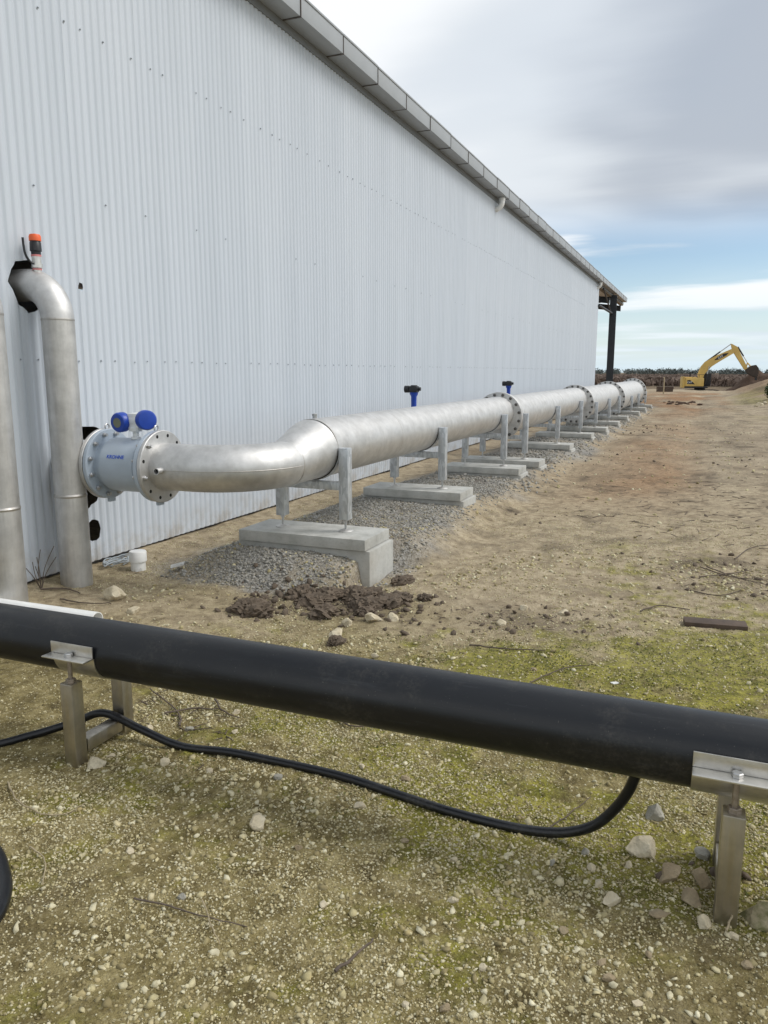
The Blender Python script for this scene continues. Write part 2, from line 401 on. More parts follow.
# ------------------------------------------------------------------ noise for terrain
def vnoise(x, y, seed=0):
    x = np.asarray(x, float); y = np.asarray(y, float)
    xi = np.floor(x).astype(np.int64); yi = np.floor(y).astype(np.int64); fx = x - xi; fy = y - yi
    def h(a, b):
        n_ = (a * 374761393 + b * 668265263 + seed * 974711 + 12345) & 0x7fffffff
        n_ = ((n_ ^ (n_ >> 13)) * 1274126177) & 0x7fffffff
        n_ = (n_ ^ (n_ >> 16)) & 0xffff
        return n_ / 65535.
    u = fx * fx * (3 - 2 * fx); v = fy * fy * (3 - 2 * fy)
    return (h(xi, yi) * (1 - u) + h(xi + 1, yi) * u) * (1 - v) + (h(xi, yi + 1) * (1 - u) + h(xi + 1, yi + 1) * u) * v
def fbm(x, y, seed=0, oct=4, rough=.5):
    s = 0.; a = 1.; t = 0.
    for i in range(oct):
        s = s + a * vnoise(x * 2 ** i + 17.3 * i, y * 2 ** i - 9.1 * i, seed + i); t += a; a *= rough
    return s / t
def sstep(a, b, x):
    t = np.clip((x - a) / (b - a), 0, 1); return t * t * (3 - 2 * t)

WALL = -4.3
PX = -2.74                                      # header pipe axis
# (y, pad top z, pipe radius there)
SUP = [(5.22, .30, .2285), (7.60, .30, .2285), (10.25, .24, .2285), (11.35, .222, .28), (14.10, .225, .28), (16.90, .215, .28),
       (18.70, .225, .37), (21.40, .205, .37), (23.95, .215, .37), (27.2, .205, .455), (30.1, .21, .455), (33.6, .17, .455)]
CROWN = 1.15

def ground_h(x, y):
    x = np.asarray(x, float); y = np.asarray(y, float)
    z = np.zeros(np.broadcast(x, y).shape)
    near = 1 - sstep(12, 40, y)
    z = z + (fbm(x * .55, y * .55, 3, 3) - .5) * .05 * near
    z = z + (fbm(x * 3.1, y * 3.1, 5, 4) - .5) * .03 * (1 - sstep(30, 70, y))
    z = z + (fbm(x * 14, y * 14, 8, 4, .6) - .5) * .015 * (1 - sstep(10, 20, y))
    z = z + (fbm(x * 47, y * 47, 21, 2) - .5) * .008 * (1 - sstep(4.5, 8, y))
    # gravel heaped round the concrete pads
    along = sstep(4.45, 4.92, y) * (1 - sstep(34, 36, y))
    right_edge = -2.34 + .10 * fbm(y * 1.3, 0 * x, 31, 2)
    mound = along * sstep(-3.85, -3.3, x) * (1 - sstep(right_edge, right_edge + .5, x))
    front = 1 - (1 - sstep(5.6, 5.85, y)) * sstep(-2.275, -2.235, x)      # bare footing at the first pad's end
    z = z + mound * (.115 + .055 * (1 - sstep(8.3, 9.6, y))) * front
    z = z - .05 * np.exp(-(((x + 2.14) / .2) ** 2 + ((y - 5.1) / .45) ** 2))
    # soil drawn up against the shed
    z = z + .03 * np.exp(-((x - WALL) / .25) ** 2) * (y < 34)
    # a slight rut along the vehicle track, then the fall to the dug edge, the cut and the field
    z = z - .05 * np.exp(-((x + .2) / .35) ** 2) * sstep(9, 14, y) * (1 - sstep(60, 80, y))
    z = z - .34 * sstep(40, 85, y)
    cut = sstep(86, 90, y + 1.5 * fbm(x * .3, y * .3, 40, 2)) * (1 - sstep(102, 110, y)) * (1 - sstep(24, 40, np.abs(x)))
    z = z - 1.15 * cut
    # bank on the far side of the track
    bank = sstep(.8, 5.4, x - .012 * (y - 45)) * sstep(28, 62, y) * (1 - sstep(70, 84, y))
    z = z + bank * (1.28 + .9 * (fbm(x * .5, y * .3, 44, 4, .6) - .5))
    z = z + (fbm(x * .35, y * .35, 51, 4) - .5) * .35 * sstep(38, 60, y) * (1 - sstep(90, 120, y))
    z = z - .0012 * np.clip(y - 200, 0, 600)
    return z
def gz(x, y): return float(ground_h(np.array([x]), np.array([y]))[0])

def axis(segs):
    out = []
    for a, b, s in segs: out += list(np.arange(a, b - s * .4, s))
    return np.array(out + [segs[-1][1]])
gx = axis([(-900, -300, 100), (-300, -60, 24), (-60, -16, 4), (-16, -5, .7), (-5, -2.7, .045), (-2.7, 1.3, .0165), (1.3, 3, .05), (3, 8, .22), (8, 24, 1.2), (24, 80, 8), (80, 300, 30), (300, 900, 100)])
gy = axis([(-60, -6, 9), (-6, 0, .6), (0, .85, .08), (.85, 3.6, .0165), (3.6, 6.2, .026), (6.2, 12, .06), (12, 40, .22), (40, 100, .5), (100, 160, 2.5), (160, 400, 15), (400, 3000, 200)])
XX, YY = np.meshgrid(gx, gy); ZZ = ground_h(XX, YY)
nx, ny = len(gx), len(gy)
co = np.stack([XX, YY, ZZ], -1).reshape(-1, 3).astype(np.float32)
ii = (np.arange(ny - 1)[:, None] * nx + np.arange(nx - 1)[None]).ravel()
quads = np.stack([ii, ii + 1, ii + nx + 1, ii + nx], 1).astype(np.int32)
def np_mesh(name, co, faces, nper):
    me = bpy.data.meshes.new(name); nf = len(faces)
    me.vertices.add(len(co)); me.vertices.foreach_set('co', np.ascontiguousarray(co, np.float32).ravel())
    me.loops.add(nf * nper); me.loops.foreach_set('vertex_index', np.ascontiguousarray(faces, np.int32).ravel())
    me.polygons.add(nf); me.polygons.foreach_set('loop_start', np.arange(nf, dtype=np.int32) * nper)
    me.update(calc_edges=True); me.validate(); return me
gme = np_mesh('ground', co, quads, 4)
gme.polygons.foreach_set('use_smooth', np.ones(len(quads), bool))
x, y = XX.ravel(), YY.ravel()
n1 = fbm(x * 1.1, y * 1.1, 61, 5, .6); n2 = fbm(x * 2.7 + 4, y * 2.7, 71, 5, .62); n3 = fbm(x * .6, y * .35, 81, 4)
def blob(cx, cy, rx, ry): return np.exp(-(((x - cx) / rx) ** 2 + ((y - cy) / ry) ** 2))
# moss: a wet patch past the black pipe and a thinner film over the near ground
mossw = 1.5 * blob(.5, 4.2, .8, .8) + 1.0 * blob(-.45, 3.85, .8, .5) + .6 * blob(-1.5, 3.75, .8, .33) + .75 * blob(-.33, 5.3, .22, .35) \
    + 1.2 * blob(.40, 2.5, .4, .5) + .8 * blob(-.1, 2.35, .35, .3) + .6 * blob(-1.95, 2.75, .5, .5) + .62 * blob(-1.0, 2.6, .9, .5) + .62 * blob(-.8, 1.6, 1.4, .8) + .35 * blob(-2.0, 1.9, .5, .4) + .25 * blob(-.3, 6.3, .8, 1.2)
n4 = fbm(x * 9, y * 9, 161, 4, .65)
moss = np.clip((mossw * .9 + (n1 - .5) * 1.9 + (n2 - .5) * 1.5 + (n4 - .5) * 1.8 - .36) * 1.7, 0, .92) * sstep(.02, .25, mossw)
# grey crushed stone near the pads
gl = -3.72 + .5 * (n1 - .5) * 2; grt = -2.2 + (n1 - .5) * .9 + .1 * sstep(8, 14, y)
grav = sstep(gl - .15, gl + .15, x) * (1 - sstep(grt - .25, grt + .3, x)) * sstep(4.36, 4.56, y + (n2 - .5) * .4) * (1 - sstep(34, 38, y))
grav = np.clip(grav * (.75 + 2.0 * (n2 - .42)), 0, .9) * (1 - .55 * sstep(-3.0, -3.6, x))
# damp dark soil
damp = (np.clip((n2 - .57) * 5, 0, 1) * .7 + np.clip((fbm(x * 6.5, y * 4.5, 171, 4, .65) - .58) * 6, 0, 1) * .5) * sstep(4.2, 6, y) * (1 - sstep(35, 60, y)) \
    + np.clip(1.1 * blob(-2.2, 4.35, .55, .22) + .8 * blob(-1.0, 4.55, .5, .25) + .9 * blob(.25, 6.1, .5, .5) + .55 * blob(-1.75, 2.62, .35, .2)
              + .7 * blob(.12, 2.25, .16, .3) + .5 * blob(1.2, 9, 1.2, .5) + .4 * blob(.1, 11.8, 1.2, .4) + .6 * blob(.0, 1.65, .35, .14) + .6 * blob(-.05, 2.2, .3, .18) + .5 * blob(-1.75, 1.45, .25, .2), 0, 1) * np.clip((n2 - .3) * 3.2, 0, 1)
damp = np.clip(damp, 0, 1) * (1 - moss * .7)
streaks = np.clip((fbm(x * 1.6, y * .35, 91, 4) - .52) * 3.5, 0, 1) * sstep(8, 13, y) * (1 - sstep(70, 90, y)) * .5
damp = np.clip(damp + streaks + .8 * sstep(84, 90, y) + .45 * sstep(1.5, 3.5, x) * sstep(40, 56, y) * np.clip((n3 - .3) * 3, 0, 1), 0, 1)
nearz = 1 - sstep(3.1, 4.6, y + (n1 - .5) * 2.2)
tanz = sstep(7, 16, y)
redz = np.clip(sstep(-2.2, -.9, x) * (1 - sstep(-.6, .4, x)) * sstep(7.5, 11, y) * (1 - sstep(45, 60, y)) * (.25 + 1.2 * (n3 - .35)), 0, .75) \
    + .85 * sstep(30, 40, y) * (1 - sstep(66, 84, y)) * np.clip((n3 - .32) * 4, 0, 1) * (1 - sstep(.6, 1.6, x)) + .25 * sstep(86, 92, y)
redz = np.clip(redz + .55 * sstep(1.2, 3.2, x) * sstep(36, 52, y) * (1 - sstep(80, 90, y)), 0, 1)
bankgreen = sstep(.6, 2.2, x) * sstep(24, 34, y) * (1 - sstep(50, 62, y)) * np.clip((n3 - .38) * 3, 0, 1) * .6
moss = np.clip(moss + bankgreen, 0, 1)
for nm, ch in (('zone', (moss, grav, damp)), ('zone2', (nearz, tanz, redz))):
    a = gme.attributes.new(nm, 'FLOAT_COLOR', 'POINT')
    a.data.foreach_set('color', np.stack(list(ch) + [np.ones_like(x)], -1).astype(np.float32).ravel())
gme.materials.append(M['ground'])
ground = bpy.data.objects.new('ground', gme); C.objects.link(ground); tag(ground, kind='structure')

# ------------------------------------------------------------------ stones in bulk
_t = (1 + 5 ** .5) / 2
ICO = np.array([(-1, _t, 0), (1, _t, 0), (-1, -_t, 0), (1, -_t, 0), (0, -1, _t), (0, 1, _t), (0, -1, -_t), (0, 1, -_t), (_t, 0, -1), (_t, 0, 1), (-_t, 0, -1), (-_t, 0, 1)]) / math.sqrt(1 + _t * _t)
ICOF = np.array([(0, 11, 5), (0, 5, 1), (0, 1, 7), (0, 7, 10), (0, 10, 11), (1, 5, 9), (5, 11, 4), (11, 10, 2), (10, 7, 6), (7, 1, 8), (3, 9, 4), (3, 4, 2), (3, 2, 6), (3, 6, 8), (3, 8, 9), (4, 9, 5), (2, 4, 11), (6, 2, 10), (8, 6, 7), (9, 8, 1)])
OCT = np.array([(1, 0, 0), (-1, 0, 0), (0, 1, 0), (0, -1, 0), (0, 0, 1), (0, 0, -1)], float)
OCTF = np.array([(0, 2, 4), (2, 1, 4), (1, 3, 4), (3, 0, 4), (2, 0, 5), (1, 2, 5), (3, 1, 5), (0, 3, 5)])
def stones(name, px, py, size, mat, label, cat, sink=.25, jag=.22, flat=.65, tiny=False):
    n_ = len(px); B, BF = (OCT * 1.2, OCTF) if tiny else (ICO, ICOF); nv = len(B)
    v = B[None] * (1 + rng.uniform(-jag, jag, (n_, nv, 1)))
    v = v * np.stack([rng.uniform(.75, 1.3, n_), rng.uniform(.7, 1.1, n_), rng.uniform(.45, .95, n_) * flat / .65], -1)[:, None]
    a = rng.uniform(0, 6.283, n_); ca, sa = np.cos(a)[:, None], np.sin(a)[:, None]
    tl = rng.uniform(-.5, .5, (n_, 2)); X_, Y_, Z_ = v[..., 0], v[..., 1], v[..., 2]
    Z2 = Z_ + X_ * tl[:, :1] + Y_ * tl[:, 1:]
    X2 = X_ * ca - Y_ * sa; Y2 = X_ * sa + Y_ * ca
    v = np.stack([X2, Y2, Z2], -1) * size[:, None, None]
    z_ = ground_h(px, py) + size * (.45 - sink)
    v = v + np.stack([px, py, z_], -1)[:, None]
    f = (BF[None] + (np.arange(n_) * nv)[:, None, None]).reshape(-1, 3)
    me = np_mesh(name, v.reshape(-1, 3), f, 3); me.materials.append(M[mat])
    o = bpy.data.objects.new(name, me); C.objects.link(o)
    return tag(o, label, cat, kind='stuff')
def scatter(n_, x0, x1, y0, y1, dens=None):
    px = rng.uniform(x0, x1, n_ * 3); py = rng.uniform(y0, y1, n_ * 3)
    if dens is not None:
        keep = rng.uniform(0, 1, n_ * 3) < dens(px, py); px, py = px[keep], py[keep]
    return px[:n_], py[:n_]
def sizes(n_, lo, hi, p=3.0): return lo + (hi - lo) * rng.uniform(0, 1, n_) ** p
patch = lambda px, py: np.clip((fbm(px * 2.3, py * 2.3, 101, 4) - .28) * 2.3, .06, 1)
px, py = scatter(6500, -2.35, .95, 1.1, 3.2, lambda a, b: np.clip((fbm(a * 2.3, b * 2.3, 101, 4) - .36) * 3.2, .03, 1))
stones('pebbles', px, py, sizes(len(px), .004, .0135, 3.2), 'pebble', 'small pale pebbles scattered over the near ground', 'pebbles', sink=.5, jag=.45)
px, py = scatter(85000, -2.35, .95, 1.1, 3.2, lambda a, b: np.clip((fbm(a * 3.3, b * 3.3, 107, 4) - .30) * 2.6, .06, 1))
stones('grit', px, py, sizes(len(px), .0015, .0058, 2.4), 'pebble', 'fine pale grit pressed into the near ground between pebbles', 'grit', sink=.42, jag=.4, tiny=True)
px, py = scatter(24000, -3.6, 2.4, .3, 3.4, lambda a, b: np.clip((fbm(a * 2.2, b * 2.2, 127, 4) - .28) * 2.4, .08, 1))
stones('grit', px, py, sizes(len(px), .002, .007, 2.2), 'pebble', 'loose coarse grit spread thinly around the black pipe', 'grit', sink=.42, jag=.4, tiny=True)
px, py = scatter(9000, -3.6, 1.6, 3.1, 6.5, lambda a, b: np.clip((fbm(a * 1.7, b * 1.7, 111, 4) - .38) * 2.6, .04, 1) * np.where((b > 3.3) & (b < 4.9) & (a > -1), .4, 1))
stones('pebbles', px, py, sizes(len(px), .003, .017, 3.4), 'pebble', 'sparse pale pebbles on the dirt beyond the black pipe', 'pebbles', sink=.3)
px, py = scatter(42000, -4.25, 1.9, 3.1, 8.5, lambda a, b: np.clip((fbm(a * 2.1, b * 2.1, 117, 4) - .3) * 2.4, .08, 1) * np.clip(1.6 - b * .12, .3, 1))
stones('grit', px, py, sizes(len(px), .0022, .0075, 2.4), 'pebble', 'fine grit pressed into the dirt beyond the black pipe', 'grit', sink=.42, jag=.4, tiny=True)
px, py = scatter(1500, -2.4, 4, 6.5, 26, lambda a, b: np.clip((fbm(a * .8, b * .8, 121, 4) - .42) * 3, .04, 1))
stones('pebbles', px, py, sizes(len(px), .005, .028, 3.6), 'pebble', 'scattered pale stones along the bare dirt track', 'pebbles', sink=.3)
gd = lambda a, b: sstep(-3.75, -3.45, a) * (1 - sstep(-2.45, -1.95, a)) * sstep(4.38, 4.56, b + .3 * (fbm(a * 3, b * 3, 5, 2) - .5)) * np.clip(.6 + 2.2 * (fbm(a * 2, b * 2, 131, 3) - .38), .1, 1)
px, py = scatter(18000, -3.75, -1.75, 4.5, 9.3, gd)
stones('gravel', px, py, sizes(len(px), .005, .015, 1.8), 'gravel', 'grey crushed gravel heaped around the first concrete pads', 'gravel', sink=.2, jag=.3)
px, py = scatter(7000, -3.5, -1.5, 9.3, 36, lambda a, b: sstep(-3.5, -3.3, a) * (1 - sstep(-2.25, -1.75, a)) * np.clip((fbm(a * 1.5, b * 1.5, 77, 3) - .3) * 3, .1, 1))
stones('gravel', px, py, sizes(len(px), .009, .028, 1.8), 'gravel', 'grey crushed gravel along the row of distant pads', 'gravel', sink=.2, jag=.3)
cd0 = lambda a, b: np.exp(-(((a + 2.15) / .42) ** 2 + ((b - 4.42) / .2) ** 2)) + .6 * np.exp(-(((a + 2.55) / .2) ** 2 + ((b - 4.03) / .1) ** 2))
px, py = scatter(800, -3.0, -1.4, 3.8, 4.9, lambda a, b: np.clip(cd0(a, b), 0, 1))
stones('soil_crumbs', px, py, sizes(len(px), .004, .03, 2.2), 'clod', 'dark crumbs of broken soil around the clod heap', 'soil', sink=.15, jag=.42)
cd = lambda a, b: np.clip(1.1 * np.exp(-(((a + 2.3) / .6) ** 2 + ((b - 4.35) / .2) ** 2)) + np.exp(-(((a + 1.05) / .5) ** 2 + ((b - 4.55) / .28) ** 2)) + .8 * np.exp(-(((a - .3) / .5) ** 2 + ((b - 6.1) / .5) ** 2)) + .5 * np.exp(-(((a - .1) / .13) ** 2 + ((b - 2.3) / .2) ** 2)), 0, 1)
px, py = scatter(1500, -3.0, 1.0, 1.9, 7.0, cd)
stones('soil_crumbs', px, py, sizes(len(px), .003, .022, 3.2), 'clod', 'dark soil crumbs lying loose on the bare dirt', 'soil', sink=.15, jag=.35)

px, py = scatter(500, -1.9, 3.0, 5.2, 24, lambda a, b: np.clip((fbm(a * 1.3, b * .9, 151, 4) - .5) * 4, .02, 1))
stones('soil_crumbs', px, py, sizes(len(px), .004, .018, 2.4) * (1 + (py - 5) * .05), 'clod', 'dark crumbs of earth strewn along the track', 'soil', sink=.25, jag=.4)
# moss tufts: tiny leaf-sized faces over the wet patches
def moss_tufts():
    px, py = scatter(26000, -2.3, 1.1, 1.9, 5.4, lambda a, b: np.clip((1.0 * np.exp(-(((a - .45) / .55) ** 2 + ((b - 4.2) / .6) ** 2)) + .8 * np.exp(-(((a + .45) / .8) ** 2 + ((b - 3.85) / .45) ** 2)) + .55 * np.exp(-(((a + 1.5) / .7) ** 2 + ((b - 3.75) / .3) ** 2)) + np.exp(-(((a - .42) / .3) ** 2 + ((b - 2.45) / .4) ** 2)) + .5 * np.exp(-(((a + 1.5) / .8) ** 2 + ((b - 2.6) / .4) ** 2))) * (fbm(a * 5, b * 5, 141, 3) - .36) * 4, 0, 1))
    n_ = len(px); s = rng.uniform(.004, .011, n_); a = rng.uniform(0, 6.283, n_); up = rng.uniform(.3, 1.1, n_)
    z_ = ground_h(px, py) - .001
    d = np.stack([np.cos(a), np.sin(a)], -1); q = np.stack([-d[:, 1], d[:, 0]], -1)
    v = np.zeros((n_, 3, 3)); base = np.stack([px, py], -1)
    v[:, 0, :2] = base + q * s[:, None] * .5; v[:, 1, :2] = base - q * s[:, None] * .5; v[:, 2, :2] = base + d * s[:, None]
    v[:, :2, 2] = z_[:, None]; v[:, 2, 2] = z_ + s * up
    me = np_mesh('moss', v.reshape(-1, 3), np.arange(n_ * 3).reshape(-1, 3), 3); me.materials.append(M['moss'])
    o = bpy.data.objects.new('moss', me); C.objects.link(o); tag(o, 'low yellow green moss covering damp ground', 'moss', kind='stuff')
moss_tufts()

# ------------------------------------------------------------------ the shed
shed = thing('metal_shed', 'long pale blue corrugated steel shed with grey box gutter along its eave', 'building', (WALL, -2.3, 0))
Y0, Y1, WTOP, PITCH, NP = -2.3, 33.4, 5.02, .0762, 10
SW = PITCH * NP
def sheet_bm(y0, z0=.055, z1=WTOP):
    bm = nb(); sps = 12; n_ = NP * sps; cols = []
    for i in range(n_ + 4):
        t = i / n_; yy = y0 + t * SW; a_ = 2 * math.pi * i / sps; xx = WALL + (.0062) * (math.sin(a_) + .32 * math.cos(2 * a_)) + .0012 * (1 - t)
        cols.append([bm.verts.new((xx, yy, z0)), bm.verts.new((xx, yy, z1)), bm.verts.new((xx - .0012, yy, z1)), bm.verts.new((xx - .0012, yy, z0))])
    for a, b in zip(cols, cols[1:]):
        for j in range(4): bm.faces.new((a[j], b[j], b[(j + 1) % 4], a[(j + 1) % 4]))
    bm.faces.new(cols[0][::-1]); bm.faces.new(cols[-1]); bmesh.ops.recalc_face_normals(bm, faces=bm.faces)
    return bm
HOLES = [  # (y, z) outlines cut through the sheeting
    [(3.93, 2.09), (3.955, 2.17), (4.00, 2.225), (4.10, 2.245), (4.20, 2.22), (4.245, 2.12), (4.22, 2.0), (4.16, 1.92), (4.08, 1.895), (3.99, 1.955)],
    [(4.22, .62), (4.26, .53), (4.36, .47), (4.50, .475), (4.61, .53), (4.69, .72), (4.73, .9), (4.735, 1.04), (4.62, 1.09), (4.45, 1.10), (4.32, 1.07), (4.23, .98), (4.2, .8)],
    [(4.455 + .083 + .083 * math.cos(a), .295 + .085 * math.sin(a)) for a in np.linspace(0, 6.283, 15)[:-1]],
    [(4.553, 2.095), (4.585, 2.09), (4.598, 2.115), (4.59, 2.14), (4.562, 2.146), (4.553, 2.12)]]
HOLES.append([(3.41, 2.09), (3.44, 2.18), (3.55, 2.245), (3.66, 2.21), (3.71, 2.1), (3.66, 1.95), (3.53, 1.9), (3.44, 1.97)])
cutters = []
for h_ in HOLES:
    bm = nb(); a = [bm.verts.new((WALL - .2, p, q)) for p, q in h_]; b = [bm.verts.new((WALL + .2, p, q)) for p, q in h_]
    bm.faces.new(a); bm.faces.new(b)
    for i in range(len(a)): bm.faces.new((a[i], a[(i + 1) % len(a)], b[(i + 1) % len(a)], b[i]))
    bmesh.ops.recalc_face_normals(bm, faces=bm.faces)
    cutters.append(obj('hole_cutter', bm, 'inside', flat=True))
shared_sheet = None
nsheet = int(math.ceil((Y1 - Y0) / SW))
for i in range(nsheet):
    ya = Y0 + i * SW
    cut = [c_ for c_, h_ in zip(cutters, HOLES) if min(p for p, q in h_) < ya + SW * 1.08 and max(p for p, q in h_) > ya - .02]
    if cut:
        o = obj('wall_sheet', sheet_bm(ya), 'wall', shed, ang=1.2)
        for c_ in cut:
            md = o.modifiers.new('cut', 'BOOLEAN'); md.operation = 'DIFFERENCE'; md.solver = 'EXACT'; md.object = c_
        bpy.context.view_layer.update()
        dg = bpy.context.evaluated_depsgraph_get(); me = bpy.data.meshes.new_from_object(o.evaluated_get(dg))
        o.modifiers.clear(); o.data = me
    else:
        if shared_sheet is None:
            o = obj('wall_sheet', sheet_bm(Y0), 'wall', shed, ang=1.2); shared_sheet = o.data
        else:
            o = bpy.data.objects.new('wall_sheet', shared_sheet); C.objects.link(o); o.parent = shed
        o.location = (0, ya - Y0, 0)
for c_ in cutters: bpy.data.objects.remove(c_)
# screws in rows along the girts
bm = nb(); ridge = PITCH * .25
for z_ in (1.585, 2.74, 3.895):
    yy = 2.6; j = 0
    while yy < 30:
        kk = round((yy - Y0 - ridge) / PITCH); ys = Y0 + ridge + kk * PITCH
        if not any(abs(ys - np.mean([p for p, q in h_])) < .4 and abs(z_ - np.mean([q for p, q in h_])) < .35 for h_ in HOLES):
            cyl(bm, (WALL + .008, ys, z_ + random.uniform(-.008, .008)), (WALL + .0135, ys, z_ + random.uniform(-.008, .008)), .0062, 6)
        j += 1; yy += PITCH * (3 if j % 2 else 2) * (1 + (random.random() < .12)) * (3 if z_ == 2.74 else 1)
tag(obj('screws', bm, 'fixing', shed, flat=True), kind='stuff')
# footing behind the sheets, end walls, back wall, roof
bm = nb(); box(bm, (WALL - .35, Y0, -.3), (WALL - .04, Y1, .12)); obj('footing', bm, 'inside', shed)
bm = nb(); box(bm, (WALL - 22, Y1 - .06, -.3), (WALL - .012, Y1, 5.0)); obj('end_wall', bm, 'wall', shed)
bm = nb(); box(bm, (WALL - 22, Y0, -.3), (WALL - .012, Y0 + .06, 5.0)); obj('end_wall', bm, 'wall', shed)
bm = nb(); box(bm, (WALL - 22.1, Y0, -.3), (WALL - 22.0, Y1, 5.0)); obj('back_wall', bm, 'wall', shed)
YR = 43.6
bm = nb()
for s in (0, 1):
    xa, xb = (WALL - .02, WALL - 11) if s == 0 else (WALL - 11, WALL - 22.1)
    za, zb = (5.22, 6.6) if s == 0 else (6.6, 5.22)
    v = [bm.verts.new(p) for p in ((xa, Y0 - .2, za), (xa, YR, za), (xb, YR, zb), (xb, Y0 - .2, zb), (xa, Y0 - .2, za - .05), (xa, YR, za - .05), (xb, YR, zb - .05), (xb, Y0 - .2, zb - .05))]
    for q in ((0, 1, 2, 3), (7, 6, 5, 4), (0, 4, 5, 1), (1, 5, 6, 2), (2, 6, 7, 3), (3, 7, 4, 0)): bm.faces.new([v[i] for i in q])
bmesh.ops.recalc_face_normals(bm, faces=bm.faces); obj('roof', bm, 'roof', shed)
bm = nb(); box(bm, (WALL - .01, Y0, 4.985), (WALL + .018, YR - .1, 5.075)); obj('eave_flashing', bm, 'flash', shed)
# box gutter in one metre lengths with dark joint straps
GX0, GX1, GZ0, GZ1 = WALL + .02, WALL + .232, 5.062, 5.268
gs = gb = None; y_ = Y0 - .15
def gutter_bm(ya):
    bm = nb(); box(bm, (GX0, ya + .008, GZ0), (GX1, ya + 1.002, GZ1), .004)
    box(bm, (GX1 - .002, ya + .008, GZ1 - .018), (GX1 + .009, ya + 1.002, GZ1 + .004), .003); return bm
def strap_bm(ya):
    bm = nb(); box(bm, (GX0 + .002, ya - .011, GZ0 - .004), (GX1 + .003, ya + .011, GZ0 + .004)); box(bm, (GX1 - .004, ya - .006, GZ0 - .003), (GX1 + .0045, ya + .006, GZ1 - .02)); return bm
i = 0
while y_ + 1 < YR + .2:
    if gs is None:
        a = obj('gutter_section', gutter_bm(y_), 'gutter', shed); b = obj('gutter_strap', strap_bm(y_), 'bracket', shed); gs, gb, yb = a.data, b.data, y_
    else:
        a = bpy.data.objects.new('gutter_section', gs); b = bpy.data.objects.new('gutter_strap', gb)
        for q in (a, b): C.objects.link(q); q.parent = shed
        a.location = (random.uniform(-.004, .004), y_ - yb, random.uniform(-.004, .004)); b.location = (0, y_ - yb, 0)
    y_ += 1.01; i += 1
# outlets: short white elbows from the gutter back through the wall
for yy in (16.55, 33.0):
    bm = nb(); cx = WALL + .13
    pts = [Vector((cx, yy, 5.06)), Vector((cx, yy, 4.985))] + arc((cx - .14, yy, 4.98), (1, 0, 0), (0, 0, -1), .14, 0, R(88), 10) + [Vector((WALL - .25, yy, 4.838))]
    sweep(bm, pts, .058, 20); o = obj('outlet_elbow', bm, 'pvc', shed)
    bm = nb(); ringplate(bm, (cx, yy, 5.0), (0, 0, 1), .04, .067, .05, 24); obj('collar', bm, 'pvc', o)
# open bay past the end wall: column, tie, brace, purlins
CX_, CY_ = WALL + .1, 38.2
bm = nb(); box(bm, (CX_ - .17, CY_ - .09, -.3), (CX_ + .13, CY_ - .075, 5.0)); box(bm, (CX_ - .17, CY_ + .075, -.3), (CX_ + .13, CY_ + .09, 5.0)); box(bm, (CX_ - .03, CY_ - .075, -.3), (CX_ - .015, CY_ + .075, 5.0))
box(bm, (CX_ - .185, CY_ - .12, 4.9), (CX_ + .145, CY_ + .12, 4.93)); obj('column', bm, 'dark_steel', shed)
bm = nb(); cyl(bm, (CX_ - .05, Y1, 4.18), (CX_ - .05, CY_, 4.18), .05, 8); obj('tie_beam', bm, 'dark_steel', shed)
bm = nb(); cyl(bm, (CX_ - .05, Y1 + 1.2, 4.95), (CX_ - .05, CY_ - .6, 4.2), .035, 8); obj('brace', bm, 'dark_steel', shed)
bm = nb(); box(bm, (WALL - .16, Y1 - .05, 4.93), (WALL + .0, YR - .15, 5.06)); obj('eave_beam', bm, 'purlin', shed)
for q in range(6):
    xq = WALL - 1.2 - q * 1.6; zq = 5.16 + (WALL - xq) * (1.38 / 11)
    bm = nb(); box(bm, (xq - .04, Y1, zq - .2), (xq + .04, YR - .1, zq - .03)); obj('purlin', bm, 'purlin', shed)
for yy in (CY_, YR - .3):
    bm = nb(); v = []
    for xx, zz in ((WALL - .1, 4.92), (WALL - 11, 6.29)):
        for dy in (-.07, .07):
            for dz in (-.28, 0): v.append(bm.verts.new((xx, yy + dy, zz + dz)))
    bmesh.ops.convex_hull(bm, input=v); obj('rafter', bm, 'dark_steel', shed)

# ------------------------------------------------------------------ riser pipes into the wall
RX = -4.07
def riser(yc, label):
    g0 = gz(RX, yc) - .05
    t = thing('riser_pipe', label, 'pipe', (RX, yc, gz(RX, yc)), group='riser pipes against the shed wall')
    bm = nb(); cyl(bm, (RX, yc, g0), (RX, yc, .655), .108, 36); obj('lower_sleeve', bm, 'stainless_dull', t)
    bm = nb(); sweep(bm, [(RX, yc, .640), (RX, yc, .652), (RX, yc, .664)], [.108, .1115, .1065], 36, False); obj('weld_ring', bm, 'weld', t)
    bm = nb(); cyl(bm, (RX, yc, .65), (RX, yc, 1.846), .106, 36); obj('upper_pipe', bm, 'stainless_dull', t)
    bm = nb(); sweep(bm, [(RX, yc, 1.838), (RX, yc, 1.846), (RX, yc, 1.854)], [.106, .108, .106], 36, False); obj('weld_ring', bm, 'weld', t)
    bm = nb(); er = .235
    pts = arc((RX - er, yc, 1.846), (1, 0, 0), (0, 0, 1), er, 0, R(90), 16) + [Vector((RX - er - .5, yc, 1.846 + er))]
    sweep(bm, pts, .106, 36, up=(0, 1, 0)); obj('elbow', bm, 'stainless', t)
    return t
RY = 4.10
r1 = riser(RY, 'stainless riser pipe with an orange capped vent valve, bent into a ragged wall hole')
r2 = riser(3.52, 'plain stainless riser pipe standing beside the one with the orange capped valve')
vx, vy, vz = RX - .135, RY - .012, 2.165
